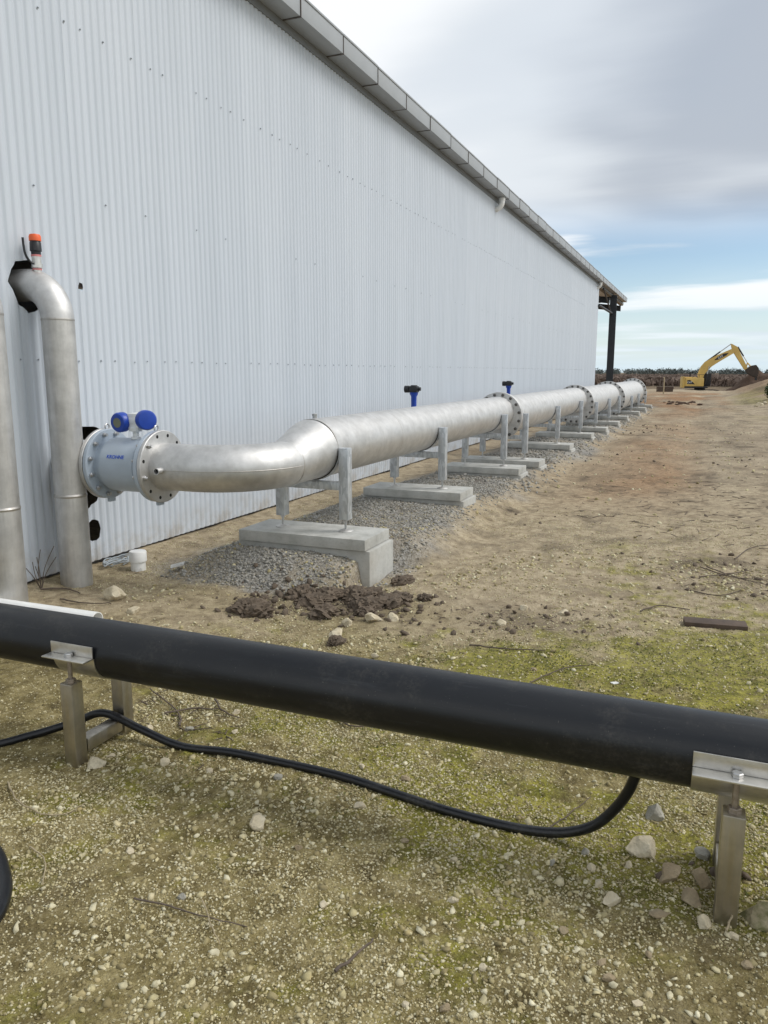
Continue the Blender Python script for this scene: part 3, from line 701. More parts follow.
bm = nb(); sweep(bm, [(vx, vy, vz - .03), (vx, vy, vz + .02), (vx, vy, vz + .022), (vx, vy, vz + .05), (vx, vy, vz + .052), (vx, vy, vz + .095)], [.027, .027, .036, .036, .030, .030], 20)
vb = obj('vent_valve', bm, 'saddle', r1)
bm = nb(); sweep(bm, [(vx, vy, vz + .008), (vx, vy, vz + .018)], [.030, .030], 20); obj('sealing_tape', bm, 'pink_tape', vb)
bm = nb(); sweep(bm, [(vx, vy, vz + .095), (vx, vy, vz + .107)], [.0325, .0325], 20); obj('sealing_tape', bm, 'pink_tape', vb)
bm = nb(); sweep(bm, [(vx, vy, vz + .105), (vx, vy, vz + .128), (vx, vy, vz + .13), (vx, vy, vz + .185), (vx, vy, vz + .188), (vx, vy, vz + .2)], [.031, .031, .038, .036, .034, .034], 20); obj('union', bm, 'black_plastic', vb)
bm = nb(); sweep(bm, [(vx, vy, vz + .195), (vx, vy, vz + .225), (vx, vy, vz + .237), (vx, vy, vz + .240)], [.0385, .0385, .033, .018], 24); obj('cap', bm, 'orange', vb)
bm = nb()
pts = smooth_path([(vx + .01, vy - .035, vz + .045), (vx, vy - .06, vz + .06), (vx - .005, vy - .085, vz + .10), (vx - .008, vy - .092, vz + .15), (vx - .008, vy - .095, vz + .205)], 4)
sweep(bm, pts, [.007] * 4 + [.008] * (len(pts) - 4), 8); obj('lever', bm, 'black_plastic', vb)

# ------------------------------------------------------------------ flow meter
MY, MZ = 4.33, .855
meter = thing('flow_meter', 'grey flow meter with two round blue caps, bolted where the pipe leaves the wall', 'flow meter', (-3.76, MY, .68))
mx0, mx1 = -3.93, -3.468
bm = nb()
sweep(bm, [(mx0 + .03, MY, MZ), (mx0 + .07, MY, MZ), (mx0 + .09, MY, MZ), (mx1 - .09, MY, MZ), (mx1 - .075, MY, MZ), (mx1 - .03, MY, MZ)], [.168, .168, .19, .19, .176, .172], 48, up=(0, 0, 1)); obj('body', bm, 'meter_grey', meter)
for xa in (mx0, mx1 - .032):
    bm = nb(); ringplate(bm, (xa, MY, MZ), (1, 0, 0), .12, .248, .032, 56); f = obj('flange', bm, 'meter_grey', meter)
    for q in range(12):
        a = R(15 + 30 * q); bm = nb(); yy, zz = MY + .216 * math.cos(a), MZ + .216 * math.sin(a)
        s = 1 if xa == mx0 else -1
        base_x = xa + .032 if s > 0 else xa
        hexhead(bm, (base_x, yy, zz), (s, 0, 0), .017, .018); cyl(bm, (base_x + s * .018, yy, zz), (base_x + s * .03, yy, zz), .0105, 10); obj('bolt', bm, 'bolt', f)
    bm = nb(); xe = xa + .016; ri = .02
    pts = [Vector((xe, MY + ri * math.cos(a), MZ + .262 + ri * math.sin(a))) for a in np.linspace(-R(90), R(270), 19)]
    sweep(bm, pts, .0055, 8, False); obj('lifting_eye', bm, 'bolt', meter)
    bm = nb(); box(bm, (xa + .002, MY - .03, MZ - .275), (xa + .03, MY + .03, MZ - .235), .008); obj('flange_foot', bm, 'meter_grey', meter)
hx, hy, hz = -3.645, MY - .02, MZ + .31
bm = nb(); sweep(bm, [(hx, hy, MZ + .185), (hx, hy, MZ + .2), (hx, hy, MZ + .205), (hx, hy, hz - .075), (hx, hy, hz - .07), (hx, hy, hz - .045)], [.035, .035, .021, .021, .042, .048], 20); obj('neck', bm, 'meter_white', meter)
hc = Vector((hx, hy, hz))
bm = nb(); sweep(bm, [hc + Vector((-.085, .03, -.005)), hc + Vector((-.03, .02, 0)), hc + Vector((.03, .02, .005)), hc + Vector((.085, .025, .008))], [.052, .056, .056, .052], 24); box(bm, (hx - .045, hy - .03, hz - .06), (hx + .045, hy + .055, hz + .054), .012); obj('housing', bm, 'meter_white', meter)
for off, d_, s_ in ((Vector((-.092, -.03, -.008)), Vector((-.05, -1, -.05)), 1), (Vector((.082, .01, .008)), Vector((.85, -.55, 0)), 0)):
    d_.normalize(); c0 = hc + off
    bm = nb(); sweep(bm, [c0 - d_ * .02, c0 - d_ * .016, c0 + d_ * .03, c0 + d_ * .042, c0 + d_ * .044], [.058, .069, .069, .061, .05], 32)
    cp = obj('cap', bm, 'blue', meter)
    if s_:
        bm = nb(); cyl(bm, c0 + d_ * .043, c0 + d_ * .047, .034, 24); obj('display', bm, 'display', cp)
# blue maker's lettering on the body
def text_mesh(txt, size):
    cu = bpy.data.curves.new('lettering', 'FONT'); cu.body = txt; cu.size = size; cu.extrude = .0006; cu.align_x = 'CENTER'; cu.align_y = 'CENTER'; cu.offset = size * .012
    to = bpy.data.objects.new('lettering', cu); C.objects.link(to); bpy.context.view_layer.update()
    me = bpy.data.meshes.new_from_object(to.evaluated_get(bpy.context.evaluated_depsgraph_get())); bpy.data.objects.remove(to); return me
me = text_mesh('KROHNE', .036); me.materials.append(M['blue_print'])
lo = bpy.data.objects.new('lettering', me); C.objects.link(lo); lo.parent = meter
la = R(22)
lo.location = Vector((-3.70, MY - .1925 * math.cos(la), MZ + .1925 * math.sin(la))) - WL[meter.name]; lo.rotation_euler = (R(90) - la, 0, 0)

# ------------------------------------------------------------------ the header pipe
hp = thing('header_pipe', 'long stainless header pipe of bolted lengths, widening away from the bend by the meter', 'pipe', (PX, 5.0, .68))
rs = .162; er = .457; rA = .2285
def ring_bolts(f, c, d, rad, n_, r_, t_):
    c = Vector(c); u, v = Vector((0, 0, 1)), Vector(d).normalized().cross(Vector((0, 0, 1)))
    for q in range(n_):
        a = 2 * math.pi * (q + .5) / n_; p = c + (u * math.cos(a) + v * math.sin(a)) * rad
        bm = nb(); hexhead(bm, p, d, r_, t_); dd = Vector(d).normalized(); cyl(bm, p + dd * t_, p + dd * t_ * 1.7, r_ * .55, 8); obj('bolt', bm, 'dark_bolt', f)
# flange against the meter, mostly empty bolt holes
bm = nb(); ringplate(bm, (mx1 + .003, MY, MZ), (1, 0, 0), .15, .25, .03, 56); f = obj('flange', bm, 'stainless', hp)
for q in range(12):
    a = R(15 + 30 * q); yy, zz = MY + .217 * math.cos(a), MZ + .217 * math.sin(a); bm = nb(); xf = mx1 + .033
    if q in (4, 6, 10): hexhead(bm, (xf, yy, zz), (1, 0, 0), .018, .018); cyl(bm, (xf + .018, yy, zz), (xf + .034, yy, zz), .011, 10); obj('bolt', bm, 'bolt', f)
    else: cyl(bm, (xf - .004, yy, zz), (xf + .0006, yy, zz), .0125, 14); obj('bolt_hole', bm, 'dark_hole', f)
bm = nb(); ringplate(bm, (mx0 - .034, MY, MZ), (1, 0, 0), .15, .25, .03, 56); obj('flange', bm, 'stainless', hp)
bm = nb(); cyl(bm, (mx0 - .8, MY, MZ), (mx0 - .005, MY, MZ), rs, 40); obj('spool', bm, 'stainless', hp)
bm = nb(); xe0 = PX - er
sweep(bm, [(mx1 + .02, MY, MZ), (xe0, MY, MZ)] + arc((xe0, MY + er, MZ), (0, -1, 0), (1, 0, 0), er, R(4), R(90), 20), rs, 48, up=(0, 0, 1)); obj('elbow', bm, 'stainless', hp, ang=.9)
# lengthwise seam of the elbow, on its outside
bm = nb(); sweep(bm, [(mx1 + .06, MY - rs, MZ - .004), (xe0, MY - rs, MZ - .004)] + arc((xe0, MY + er, MZ - .004), (0, -1, 0), (1, 0, 0), er + rs, R(4), R(88), 20), .0028, 6); obj('seam', bm, 'weld', hp)
yR0, yR1 = MY + er, 5.2; zA = CROWN - rA
bm = nb(); bot = MZ - rs
rr = []; ns = 14
for i in range(ns + 1):
    t = i / ns; s = .82 * t + .18 * t * t * (3 - 2 * t); r_ = rs + (rA - rs) * s; z_ = MZ + (zA - MZ) * s; rr.append(((PX, yR0 + (yR1 - yR0) * t, z_), r_))
sweep(bm, [p for p, r_ in rr], [r_ for p, r_ in rr], 48, False, up=(0, 0, 1)); obj('reducer', bm, 'stainless', hp, ang=.9)
def girth(y_, r_, z_, w=.004, up_=.0009):
    bm = nb(); sweep(bm, [(PX, y_ - w, z_), (PX, y_, z_), (PX, y_ + w, z_)], [r_ + .0002, r_ + up_, r_ + .0002], 48, False, up=(0, 0, 1)); obj('weld_ring', bm, 'weld', hp)
girth(yR0, rs, MZ, .006, .0018); girth(yR1, rA, zA, .006, .0018)
# threaded stubs
bm = nb(); pipe_hollow(bm, (-3.33, MY - rs + .01, MZ - .005), (-3.33, MY - rs - .055, MZ - .005), .0225, .005, 20); st_ = obj('stub', bm, 'stainless', hp)
bm = nb(); cyl(bm, (-3.33, MY - rs + .01, MZ - .005), (-3.33, MY - rs - .03, MZ - .005), .0172, 16); obj('bore', bm, 'dark_hole', st_)
bm = nb(); cyl(bm, (PX - .02, 5.30, CROWN - .02), (PX - .02, 5.30, CROWN + .02), .017, 16); hexhead(bm, (PX - .02, 5.30, CROWN + .018), (0, 0, 1), .022, .018); obj('stub', bm, 'bolt', hp)
SECT = [(yR1, 11.02, .2285), (11.02, 18.1, .28), (18.1, 24.5, .37), (24.5, 33.05, .455)]
FR = [.345, .435, .53, .555]
for i, (ya, yb_, r_) in enumerate(SECT):
    z_ = CROWN - r_
    bm = nb(); n_ = 8; sweep(bm, [(PX, ya + (yb_ - ya) * q / n_, z_) for q in range(n_ + 1)], r_, 56, True, up=(0, 0, 1)); obj('pipe_length', bm, 'stainless', hp, ang=.9)
    yy = ya + (1.18 if i else 1.35)
    while yy < yb_ - .6: girth(yy, r_, z_); yy += random.uniform(2.4, 3.2)
    rn = SECT[i + 1][2] if i < 3 else r_; fz = CROWN - rn if i < 3 else z_; fr_ = FR[i]
    nbolt = (16, 20, 20, 20)[i]
    bm = nb(); ringplate(bm, (PX, yb_ - .04, fz), (0, 1, 0), r_ * .7, fr_, .038, 64); f = obj('flange', bm, 'stainless', hp)
    ring_bolts(f, (PX, yb_ - .04, fz), (0, -1, 0), fr_ - .036, nbolt, (.022, .026, .03, .032)[i], .026)
    bm = nb(); ringplate(bm, (PX, yb_ + .004, fz), (0, 1, 0), r_ * .7, fr_, .038, 64); f = obj('flange', bm, 'stainless', hp)
    if i == 3:
        bm = nb(); cyl(bm, (PX, yb_ + .044, fz), (PX, yb_ + 1.0, fz), r_, 48); obj('pipe_length', bm, 'stainless', hp)

# ------------------------------------------------------------------ concrete pads and pipe supports
ORD = ['under the reducer beside the bend', 'second along from the pipe bend', 'just before the first flanged joint', 'just past the first flanged joint',
       'fifth along from the pipe bend', 'just before the second flanged joint', 'just past the second flanged joint', 'eighth along from the pipe bend',
       'just before the third flanged joint', 'just past the third flanged joint', 'next to last along the header pipe', 'last one, past the end flange']
for i, (ys, zt, r_) in enumerate(SUP):
    zcn = CROWN - r_; hx_ = r_ + .042; hl = hx_ + .265
    lab = ORD[i]
    pd = thing('concrete_pad', 'oblong concrete pad on the gravel, ' + lab, 'concrete pad', (PX, ys, zt - .27), group='concrete pads under the header pipe')
    bm = nb(); box(bm, (PX - hl, ys - .235, zt - .085), (PX + hl, ys + .235, zt), .007); obj('slab', bm, 'concrete', pd)
    bm = nb(); sh = random.uniform(-.012, .012); box(bm, (PX - hl - .02, ys - .215 + sh, zt - .45), (PX + hl + .028, ys + .255 + sh, zt - .088), .012); obj('footing', bm, 'concrete', pd)
    sp_ = thing('pipe_support', 'galvanised frame cradling the header pipe, ' + lab, 'pipe support', (PX, ys, zt), group='galvanised supports along the header pipe')
    top = zcn + (.018 if r_ < .25 else .03)
    for s in (-1, 1):
        xc = PX + s * hx_; w = .0385
        yo = ys + random.uniform(-.01, .01)
        bm = nb(); box(bm, (xc - w, yo - w, zt + .095), (xc + w, yo + w, top), .006); obj('post', bm, 'galv', sp_)
        bm = nb(); sweep(bm, [(xc, yo, zt), (xc, yo, zt + .006), (xc, yo, zt + .012), (xc, yo, zt + .02)], [.058, .058, .05, .02], 24); ft = obj('foot', bm, 'stainless_dull', sp_)
        bm = nb(); cyl(bm, (xc, yo, zt + .01), (xc, yo, zt + .1), .0095, 12); hexhead(bm, (xc, yo, zt + .08), (0, 0, 1), .018, .016); obj('threaded_rod', bm, 'bolt', ft)
    zb_ = zcn - r_ - .012
    bm = nb(); box(bm, (PX - hx_ + .039, ys - .03, zb_ - .062), (PX + hx_ - .039, ys + .03, zb_), .005); obj('cross_beam', bm, 'galv', sp_)
    # cradle: curved plate over a rubber strip on the lower half
    for rin, rout, w, mt, nm in ((r_ + .0005, r_ + .005, .034, 'rubber', 'rubber_strip'), (r_ + .006, r_ + .011, .028, 'galv', 'cradle')):
        bm = nb(); A = np.linspace(R(180), R(360), 29); rows = []
        for a in A:
            ca, sa = math.cos(a), math.sin(a)
            rows.append([bm.verts.new((PX + ca * q, ys + ww, zcn + sa * q)) for q, ww in ((rin, -w), (rout, -w), (rout, w), (rin, w))])
        for a_, b_ in zip(rows, rows[1:]):
            for q in range(4): bm.faces.new((a_[q], a_[(q + 1) % 4], b_[(q + 1) % 4], b_[q]))
        bm.faces.new(rows[0]); bm.faces.new(rows[-1][::-1]); bmesh.ops.recalc_face_normals(bm, faces=bm.faces)
        obj(nm, bm, mt, sp_)

# ------------------------------------------------------------------ branch valves behind the header
for yv, lab in ((8.75, 'blue stemmed valve with black gearbox behind the second pipe support'), (13.6, 'blue stemmed valve with black gearbox past the first flanged joint')):
    xv = -3.22
    v = thing('branch_valve', lab, 'valve', (xv, yv, gz(xv, yv)), group='valves on branches into the shed')
    r_ = .2285 if yv < 11 else .28
    bm = nb(); cyl(bm, (PX - r_ * .8, yv, .9), (xv + .03, yv, .9), .057, 24); cyl(bm, (xv - .03, yv, .9), (WALL - .2, yv, .9), .057, 24); obj('branch_pipe', bm, 'stainless', v)
    bm = nb(); ringplate(bm, (xv - .028, yv, .9), (1, 0, 0), .05, .105, .056, 32); cyl(bm, (xv, yv, .98), (xv, yv, 1.03), .035, 16); obj('valve_body', bm, 'blue', v)
    bm = nb(); sweep(bm, [(xv, yv, 1.02), (xv, yv, 1.06), (xv, yv, 1.21), (xv, yv, 1.24), (xv, yv, 1.26)], [.04, .032, .034, .05, .052], 16); obj('stem', bm, 'blue', v)
    bm = nb(); box(bm, (xv - .06, yv - .05, 1.26), (xv + .055, yv + .05, 1.335), .015); cyl(bm, (xv - .0, yv, 1.33), (xv, yv, 1.345), .04, 20); gbx = obj('gearbox', bm, 'black_plastic', v)
    bm = nb(); cyl(bm, (xv - .055, yv - .02, 1.298), (xv - .105, yv - .02, 1.298), .042, 20); cyl(bm, (xv + .05, yv, 1.30), (xv + .085, yv, 1.30), .022, 12); obj('drive_end', bm, 'black_plastic', v)

# ------------------------------------------------------------------ black pipe on stands
BY, BZ, BR = 2.255, .43, .1115
bp = nb(); cyl(bp, (-4.15, BY, BZ - .002), (3.4, BY, BZ + .004), BR, 64); 
blackp = obj('black_pipe', bp, 'poly', ang=.8)
tag(setbase(blackp, (-.4, BY, BZ - BR)), 'long straight black plastic pipe held off the ground by two stands', 'pipe')
def stand(xs, w, label):
    g0 = min(gz(xs, BY - .125), gz(xs, BY + .125))
    t = thing('pipe_stand', label, 'pipe stand', (xs, BY, g0), group='stands under the black pipe')
    for s in (-1, 1):
        yc = BY + s * .135; hw = .0295
        bm = nb(); box(bm, (xs - hw, yc - hw, g0 - .04), (xs + hw, yc + hw, .332), .006); p = obj('post', bm, 'stand', t)
        bm = nb(); hexhead(bm, (xs, yc, .332), (0, 0, 1), .019, .014); obj('nut', bm, 'rust_bolt', p)
        bm = nb(); cyl(bm, (xs, yc, .33), (xs, yc, BZ + .006), .0085, 12); obj('rod', bm, 'rust_bolt', p)
    bm = nb(); box(bm, (xs - .026, BY - .099, g0 + .035), (xs + .026, BY + .099, g0 + .09), .005); obj('base_bar', bm, 'stand', t)
    # half-round cradle with an angle along each edge
    bm = nb(); A = np.linspace(R(180), R(360), 29); rows = []
    for a in A:
        ca, sa = math.cos(a), math.sin(a)
        rows.append([bm.verts.new((xs + ww, BY + ca * q, BZ + sa * q)) for q, ww in ((BR + .001, -w), (BR + .005, -w), (BR + .005, w), (BR + .001, w))])
    for a_, b_ in zip(rows, rows[1:]):
        for q in range(4): bm.faces.new((a_[q], a_[(q + 1) % 4], b_[(q + 1) % 4], b_[q]))
    bm.faces.new(rows[0]); bm.faces.new(rows[-1][::-1]); bmesh.ops.recalc_face_normals(bm, faces=bm.faces)
    cr = obj('cradle', bm, 'saddle', t)
    for s in (-1, 1):
        ye = BY + s * (BR + .0055)
        bm = nb(); a, b = sorted((ye, ye + s * .055)); box(bm, (xs - w, a, BZ - .001), (xs + w, b, BZ + .004), .001)
        a, b = sorted((ye, ye + s * .005)); box(bm, (xs - w, a, BZ + .0045), (xs + w, b, BZ + .048), .001); an = obj('clamp_angle', bm, 'saddle', t)
        bm = nb(); hexhead(bm, (xs, BY + s * .137, BZ + .0045), (0, 0, 1), .0155, .013); obj('bolt', bm, 'bolt', an)
    return t
stand(-2.172, .102, 'stainless stand with open base bar, straddled by the black hose')
stand(.150, .112, 'stainless stand beside the limestone rocks where the black hose turns up')

# ------------------------------------------------------------------ hoses
def on_ground(pts, lift): return [(a, b, gz(a, b) + lift) for a, b in pts]
hs = on_ground([(-3.3, 2.0), (-2.9, 2.0), (-2.62, 2.06), (-2.50, 2.20)], .013) + [(-2.36, 2.30, .05), (-2.22, 2.33, .105), (-2.05, 2.345, .06)] \
    + on_ground([(-1.86, 2.36), (-1.65, 2.385), (-1.474, 2.405), (-1.163, 2.389), (-.91, 2.359), (-.712, 2.325), (-.537, 2.32), (-.42, 2.33)], .013) \
    + [(-.32, 2.33, .028), (-.235, 2.325, .075), (-.175, 2.315, .15), (-.135, 2.30, .23), (-.115, 2.285, .30), (-.105, 2.27, .345)]
bm = nb(); sweep(bm, smooth_path(hs, 8), .0165, 14)
hose = obj('black_hose', bm, 'poly', ang=.9); tag(setbase(hose, (-1.2, 2.39, gz(-1.2, 2.39))), 'thin black hose lying along the ground and rising into the black pipe', 'hose')
h2 = on_ground([(-2.3, 1.59), (-2.01, 1.57), (-1.845, 1.485), (-1.742, 1.385), (-1.700, 1.29), (-1.72, 1.18), (-1.83, 1.07), (-2.05, 1.0), (-2.3, .98)], .018)
bm = nb(); sweep(bm, smooth_path(h2, 8), .021, 14)
o = obj('hose_loop', bm, 'poly', ang=.9); tag(setbase(o, (-1.75, 1.3, gz(-1.75, 1.3))), 'loop end of another black hose lying on the near gravel', 'hose')

# ------------------------------------------------------------------ white plastic pieces, cable, plank
zz = gz(-3.6, 3.5)
bm = nb(); pipe_hollow(bm, (-4.25, 3.37, zz + .055), (-3.24, 3.40, zz + .05), .05, .005, 32)
o = obj('white_pipe', bm, 'pvc'); tag(setbase(o, (-3.8, 3.5, zz)), 'length of white plastic pipe lying on the dirt behind the black pipe', 'pipe')
sx, sy = -3.94, 4.60; zz = gz(sx, sy)
t = thing('capped_standpipe', 'short white plastic standpipe with push-on cap near the shed wall', 'standpipe', (sx, sy, zz))
bm = nb(); cyl(bm, (sx, sy, zz - .05), (sx, sy, zz + .1), .056, 28); obj('pipe', bm, 'pvc', t)
bm = nb(); sweep(bm, [(sx, sy, zz + .07), (sx, sy, zz + .073), (sx, sy, zz + .142), (sx, sy, zz + .152), (sx, sy, zz + .154)], [.062, .066, .066, .060, .04], 28); obj('cap', bm, 'pvc', t)
def shard(name, x_, y_, w, l, h_, rz, tilt, mat, label, cat):
    bm = nb(); v = []
    for a in range(9):
        an = R(20 + a * 15); 
        for s in (0, 1): v.append(((s - .5) * l * (1 - .25 * (a / 8) * s), w * math.cos(an), h_ * math.sin(an) - h_ * .25))
    vs = [bm.verts.new(p) for p in v]
    for a in range(8): bm.faces.new((vs[2 * a], vs[2 * a + 1], vs[2 * a + 3], vs[2 * a + 2]))
    bmesh.ops.solidify(bm, geom=bm.faces[:], thickness=.005)
    bmesh.ops.transform(bm, matrix=Matrix.Translation((x_, y_, gz(x_, y_) + .012)) @ Matrix.Rotation(rz, 4, 'Z') @ Matrix.Rotation(tilt, 4, 'Y'), verts=bm.verts)
    o = obj(name, bm, mat); return tag(setbase(o, (x_, y_, gz(x_, y_))), label, cat)
shard('pipe_fragment', -3.58, 4.64, .05, .12, .05, R(25), R(-14), 'pvc', 'broken white plastic pipe fragment on the dirt near the gravel', 'fragment')
shard('pipe_fragment', -3.87, 4.52, .022, .05, .02, R(70), R(-10), 'pvc', 'little white plastic chip at the foot of the capped standpipe', 'fragment')
bm = nb()
pts = []
for q in range(90):
    a = q * .42; rr_ = .11 + .035 * math.sin(q * .9); pts.append((-4.16 + .055 * math.cos(a) + .01 * math.sin(q * 1.7), 4.62 + rr_ * math.sin(a) * 1.15 + .02 * math.sin(q * .31), gz(-4.16, 4.62) + .012 + .03 * (q / 90) + .022 * abs(math.sin(q * .77))))
sweep(bm, smooth_path(pts, 3), .0048, 6); o = obj('cable_coil', bm, 'cable', ang=1.2)
tag(setbase(o, (-4.16, 4.62, gz(-4.16, 4.62))), 'loose coil of thin grey cable at the foot of the shed wall', 'cable')
bm = nb(); a = R(7); pc = Vector((.15, 4.86, gz(.15, 4.86) + .018))
box(bm, (-.175, -.05, -.017), (.175, .05, .017), .004, Matrix.Translation(pc) @ Matrix.Rotation(a, 4, 'Z') @ Matrix.Rotation(R(3), 4, 'X'))
o = obj('timber_offcut', bm, 'timber'); tag(setbase(o, (pc.x, pc.y, pc.z - .018)), 'short dark weathered plank lying flat in the green moss', 'plank')

# ------------------------------------------------------------------ rocks and clods
def rock_bm(w, d, h_, seed, sub=3, jag=.5, angular=True):
    bm = nb(); bmesh.ops.create_icosphere(bm, subdivisions=sub, radius=1)
    r_ = random.Random(seed); planes = []
    for q in range(14 if angular else 0):
        n_ = Vector((r_.uniform(-1, 1), r_.uniform(-1, 1), r_.uniform(-.5, 1))).normalized(); planes.append((n_, r_.uniform(.45, .8)))
    ox, oy = r_.uniform(0, 50), r_.uniform(0, 50)
    for v in bm.verts:
        p = v.co.copy()
        for n_, dd in planes:
            k_ = p.dot(n_)
            if k_ > dd: p -= n_ * (k_ - dd)
        fq = 2.1 if angular else 2.9
        f = float(fbm(np.array([p.x * fq + p.z * 1.3 + ox]), np.array([p.y * fq - p.z * 1.1 + oy]), seed, 5, .72)[0]) - .5
        v.co = p * (1 + f * jag)
    for v in bm.verts: v.co = Vector((v.co.x * w * .5, v.co.y * d * .5, v.co.z * h_ * .5))
    return bm
rock_id = [0]
def rock(name, x_, y_, w, d, h_, mat, label, cat, group=None, sink=.28, jag=.5, sub=3, rz=None):
    rock_id[0] += 1
    if cat == 'rock': w, d, h_ = w * 1.35, d * 1.35, h_ * 1.3
    elif cat == 'stone': w, d, h_ = w * 1.2, d * 1.2, h_ * 1.2
    bm = rock_bm(w, d, h_, rock_id[0] * 13 + 5, sub, jag, cat != 'clod')
    o = obj(name, bm, mat, ang=.32 if cat != 'clod' else .5)
    o.rotation_euler = (0, 0, random.uniform(0, 6.28) if rz is None else rz)
    o.location = (x_, y_, gz(x_, y_) + h_ * (.5 - sink))
    return tag(o, label, cat, group)

LR = 'pale limestone stones on the near ground'
LG = 'small pale stone lying loose on the gravelly near ground'
for x_, y_, w, d, h_, mt, lab, grp in [
    (-.089, 2.36, .092, .07, .065, 'rock', 'largest pale limestone rock, lumpy, where the hose turns up', None),
    (-.058, 2.58, .058, .052, .052, 'rock_grey', 'rough grey rock standing upright behind the pale limestone rock', None),
    (.0, 2.25, .078, .06, .04, 'rock_tan', 'flat tan rock half buried in dirt between hose and stand', None),
    (.06, 2.17, .062, .05, .036, 'rock_tan', 'brown half buried rock touching the front of the stand', None),
    (.088, 2.26, .042, .05, .05, 'rock_tan', 'dark brown rock wedged against the side of the stand', None),
    (.094, 2.39, .05, .04, .035, 'rock_grey', 'rounded grey stone just behind the stand post', None),
    (-.15, 2.075, .05, .045, .05, 'rock', 'pointed cream rock in front of the flat tan rock', None),
    (.098, 2.07, .036, .036, .045, 'rock', 'upright cream stone leaning at the foot of the stand', None),
    (.235, 2.16, .095, .08, .05, 'rock_moss', 'moss covered rock on the far side of the stand', None),
    (.169, 2.05, .028, .026, .022, 'rock', 'round white pebble beside the dry straw at the stand', None),
    (-.016, 2.07, .055, .04, .016, 'rock_tan', 'thin tan stone sunk flush in the dirt', None),
    (-1.292, 2.02, .058, .05, .044, 'rock', 'square cream rock alone on bare gravel below the hose', None),
    (-1.893, 3.86, .088, .07, .06, 'rock', 'cream rock at the edge of the dark soil clods', None),
    (-1.925, 4.07, .07, .05, .06, 'rock', 'white stone between two dark soil clods', None),
    (-1.80, 4.19, .098, .07, .06, 'rock', 'broad cream rock leaning on the dark soil clods', None),
    (-1.70, 4.26, .085, .06, .055, 'rock', 'flat cream stone past the broad cream rock', None),
    (-2.085, 2.12, .062, .055, .048, 'rock', 'knobbly white rock in front of the stand with the base bar', None),
    (-3.584, 3.93, .15, .10, .10, 'rock', 'large yellowish rock lying behind the white plastic pipe', None),
    (-3.30, 3.78, .10, .08, .05, 'rock', 'low cream rock near the end of the white plastic pipe', None),
    (-1.052, 4.41, .06, .05, .045, 'rock', 'white rock on the edge of the moss by loose soil', None),
    (-.98, 4.75, .075, .055, .04, 'rock', 'cream rock among loose soil beyond the moss', None),
    (-.729, 4.74, .07, .055, .035, 'rock', 'flat cream rock just past the patch of loose soil', None),
    (-.31, 3.72, .06, .03, .012, 'pvc', 'thin white chip lying on the green moss', None),
    (.6, 4.33, .07, .05, .03, 'rock', 'low white stone in the moss near the plank', None),
]:
    rock('rock' if mt != 'pvc' else 'stone_chip', x_, y_, w, d, h_, mt, lab, 'rock' if mt != 'pvc' else 'chip', grp, sub=3)
for x_, y_, w in [(-.253, 2.29, .036), (-.225, 2.215, .032), (-.254, 1.9, .034), (-.119, 2.27, .03), (-1.38, 2.31, .044), (-1.012, 2.245, .046), (-.932, 2.48, .05), (-1.12, 2.50, .03),
                  (-2.075, 2.205, .04), (-2.37, 2.50, .046), (-2.10, 2.46, .05), (-1.657, 2.265, .036), (-1.831, 2.225, .046), (-.471, 1.525, .03), (-.563, 1.5, .024), (-.567, 1.905, .034),
                  (-.123, 1.775, .034), (-.148, 1.825, .03), (-.036, 1.9, .026), (-1.53, 3.60, .05), (-.714, 3.74, .036), (-1.95, 2.53, .04), (-1.75, 2.58, .035), (-1.85, 2.75, .05), (-.34, 2.2, .03),
                  (-.19, 2.13, .03), (-.8, 2.12, .03), (-1.6, 1.75, .034), (-1.3, 1.62, .03), (-1.1, 1.95, .03), (-.62, 2.08, .026), (-.9, 1.74, .028), (.2, 1.95, .03), (-.05, 1.72, .03), (-.42, 1.68, .026)]:
    rock('stone', x_, y_, w * 1.02, w * random.uniform(.7, .95), w * random.uniform(.5, .8), random.choice(['rock', 'rock', 'rock', 'rock_grey', 'rock_tan']), LG, 'stone', LR, sub=2)
CL = [(-2.62, 4.06, .17, 'crumbling dark soil clod alone at the wall side of the row'), (-2.50, 4.03, .15, 'dark soil clod paired with the clod at the wall side of the row'), (-2.455, 4.48, .17, None), (-2.30, 4.38, .15, None), (-2.266, 4.53, .16, None),
      (-2.12, 4.62, .19, None), (-1.84, 4.55, .17, None), (-2.136, 4.17, .15, 'dark soil clod just in front of the heaped clods'), (-1.95, 4.42, .16, None), (-1.80, 4.64, .14, None), (-2.0, 4.66, .15, None), (-2.36, 4.5, .12, None),
      (-1.97, 5.12, .15, 'dark soil clod lying against the exposed pad footing'), (-1.84, 3.76, .09, 'small dark clod beside the cream rock'), (-1.66, 4.74, .09, None), (-2.05, 4.5, .12, None), (-1.9, 4.3, .1, None)]
for x_, y_, w, lab in CL:
    rock('soil_clod', x_, y_, w * 1.2, w, w * .62, 'clod', lab or 'dark crumbly soil clod in the heap in front of the first pad', 'clod', 'dark soil clods', sink=.3, jag=1.5, sub=4)

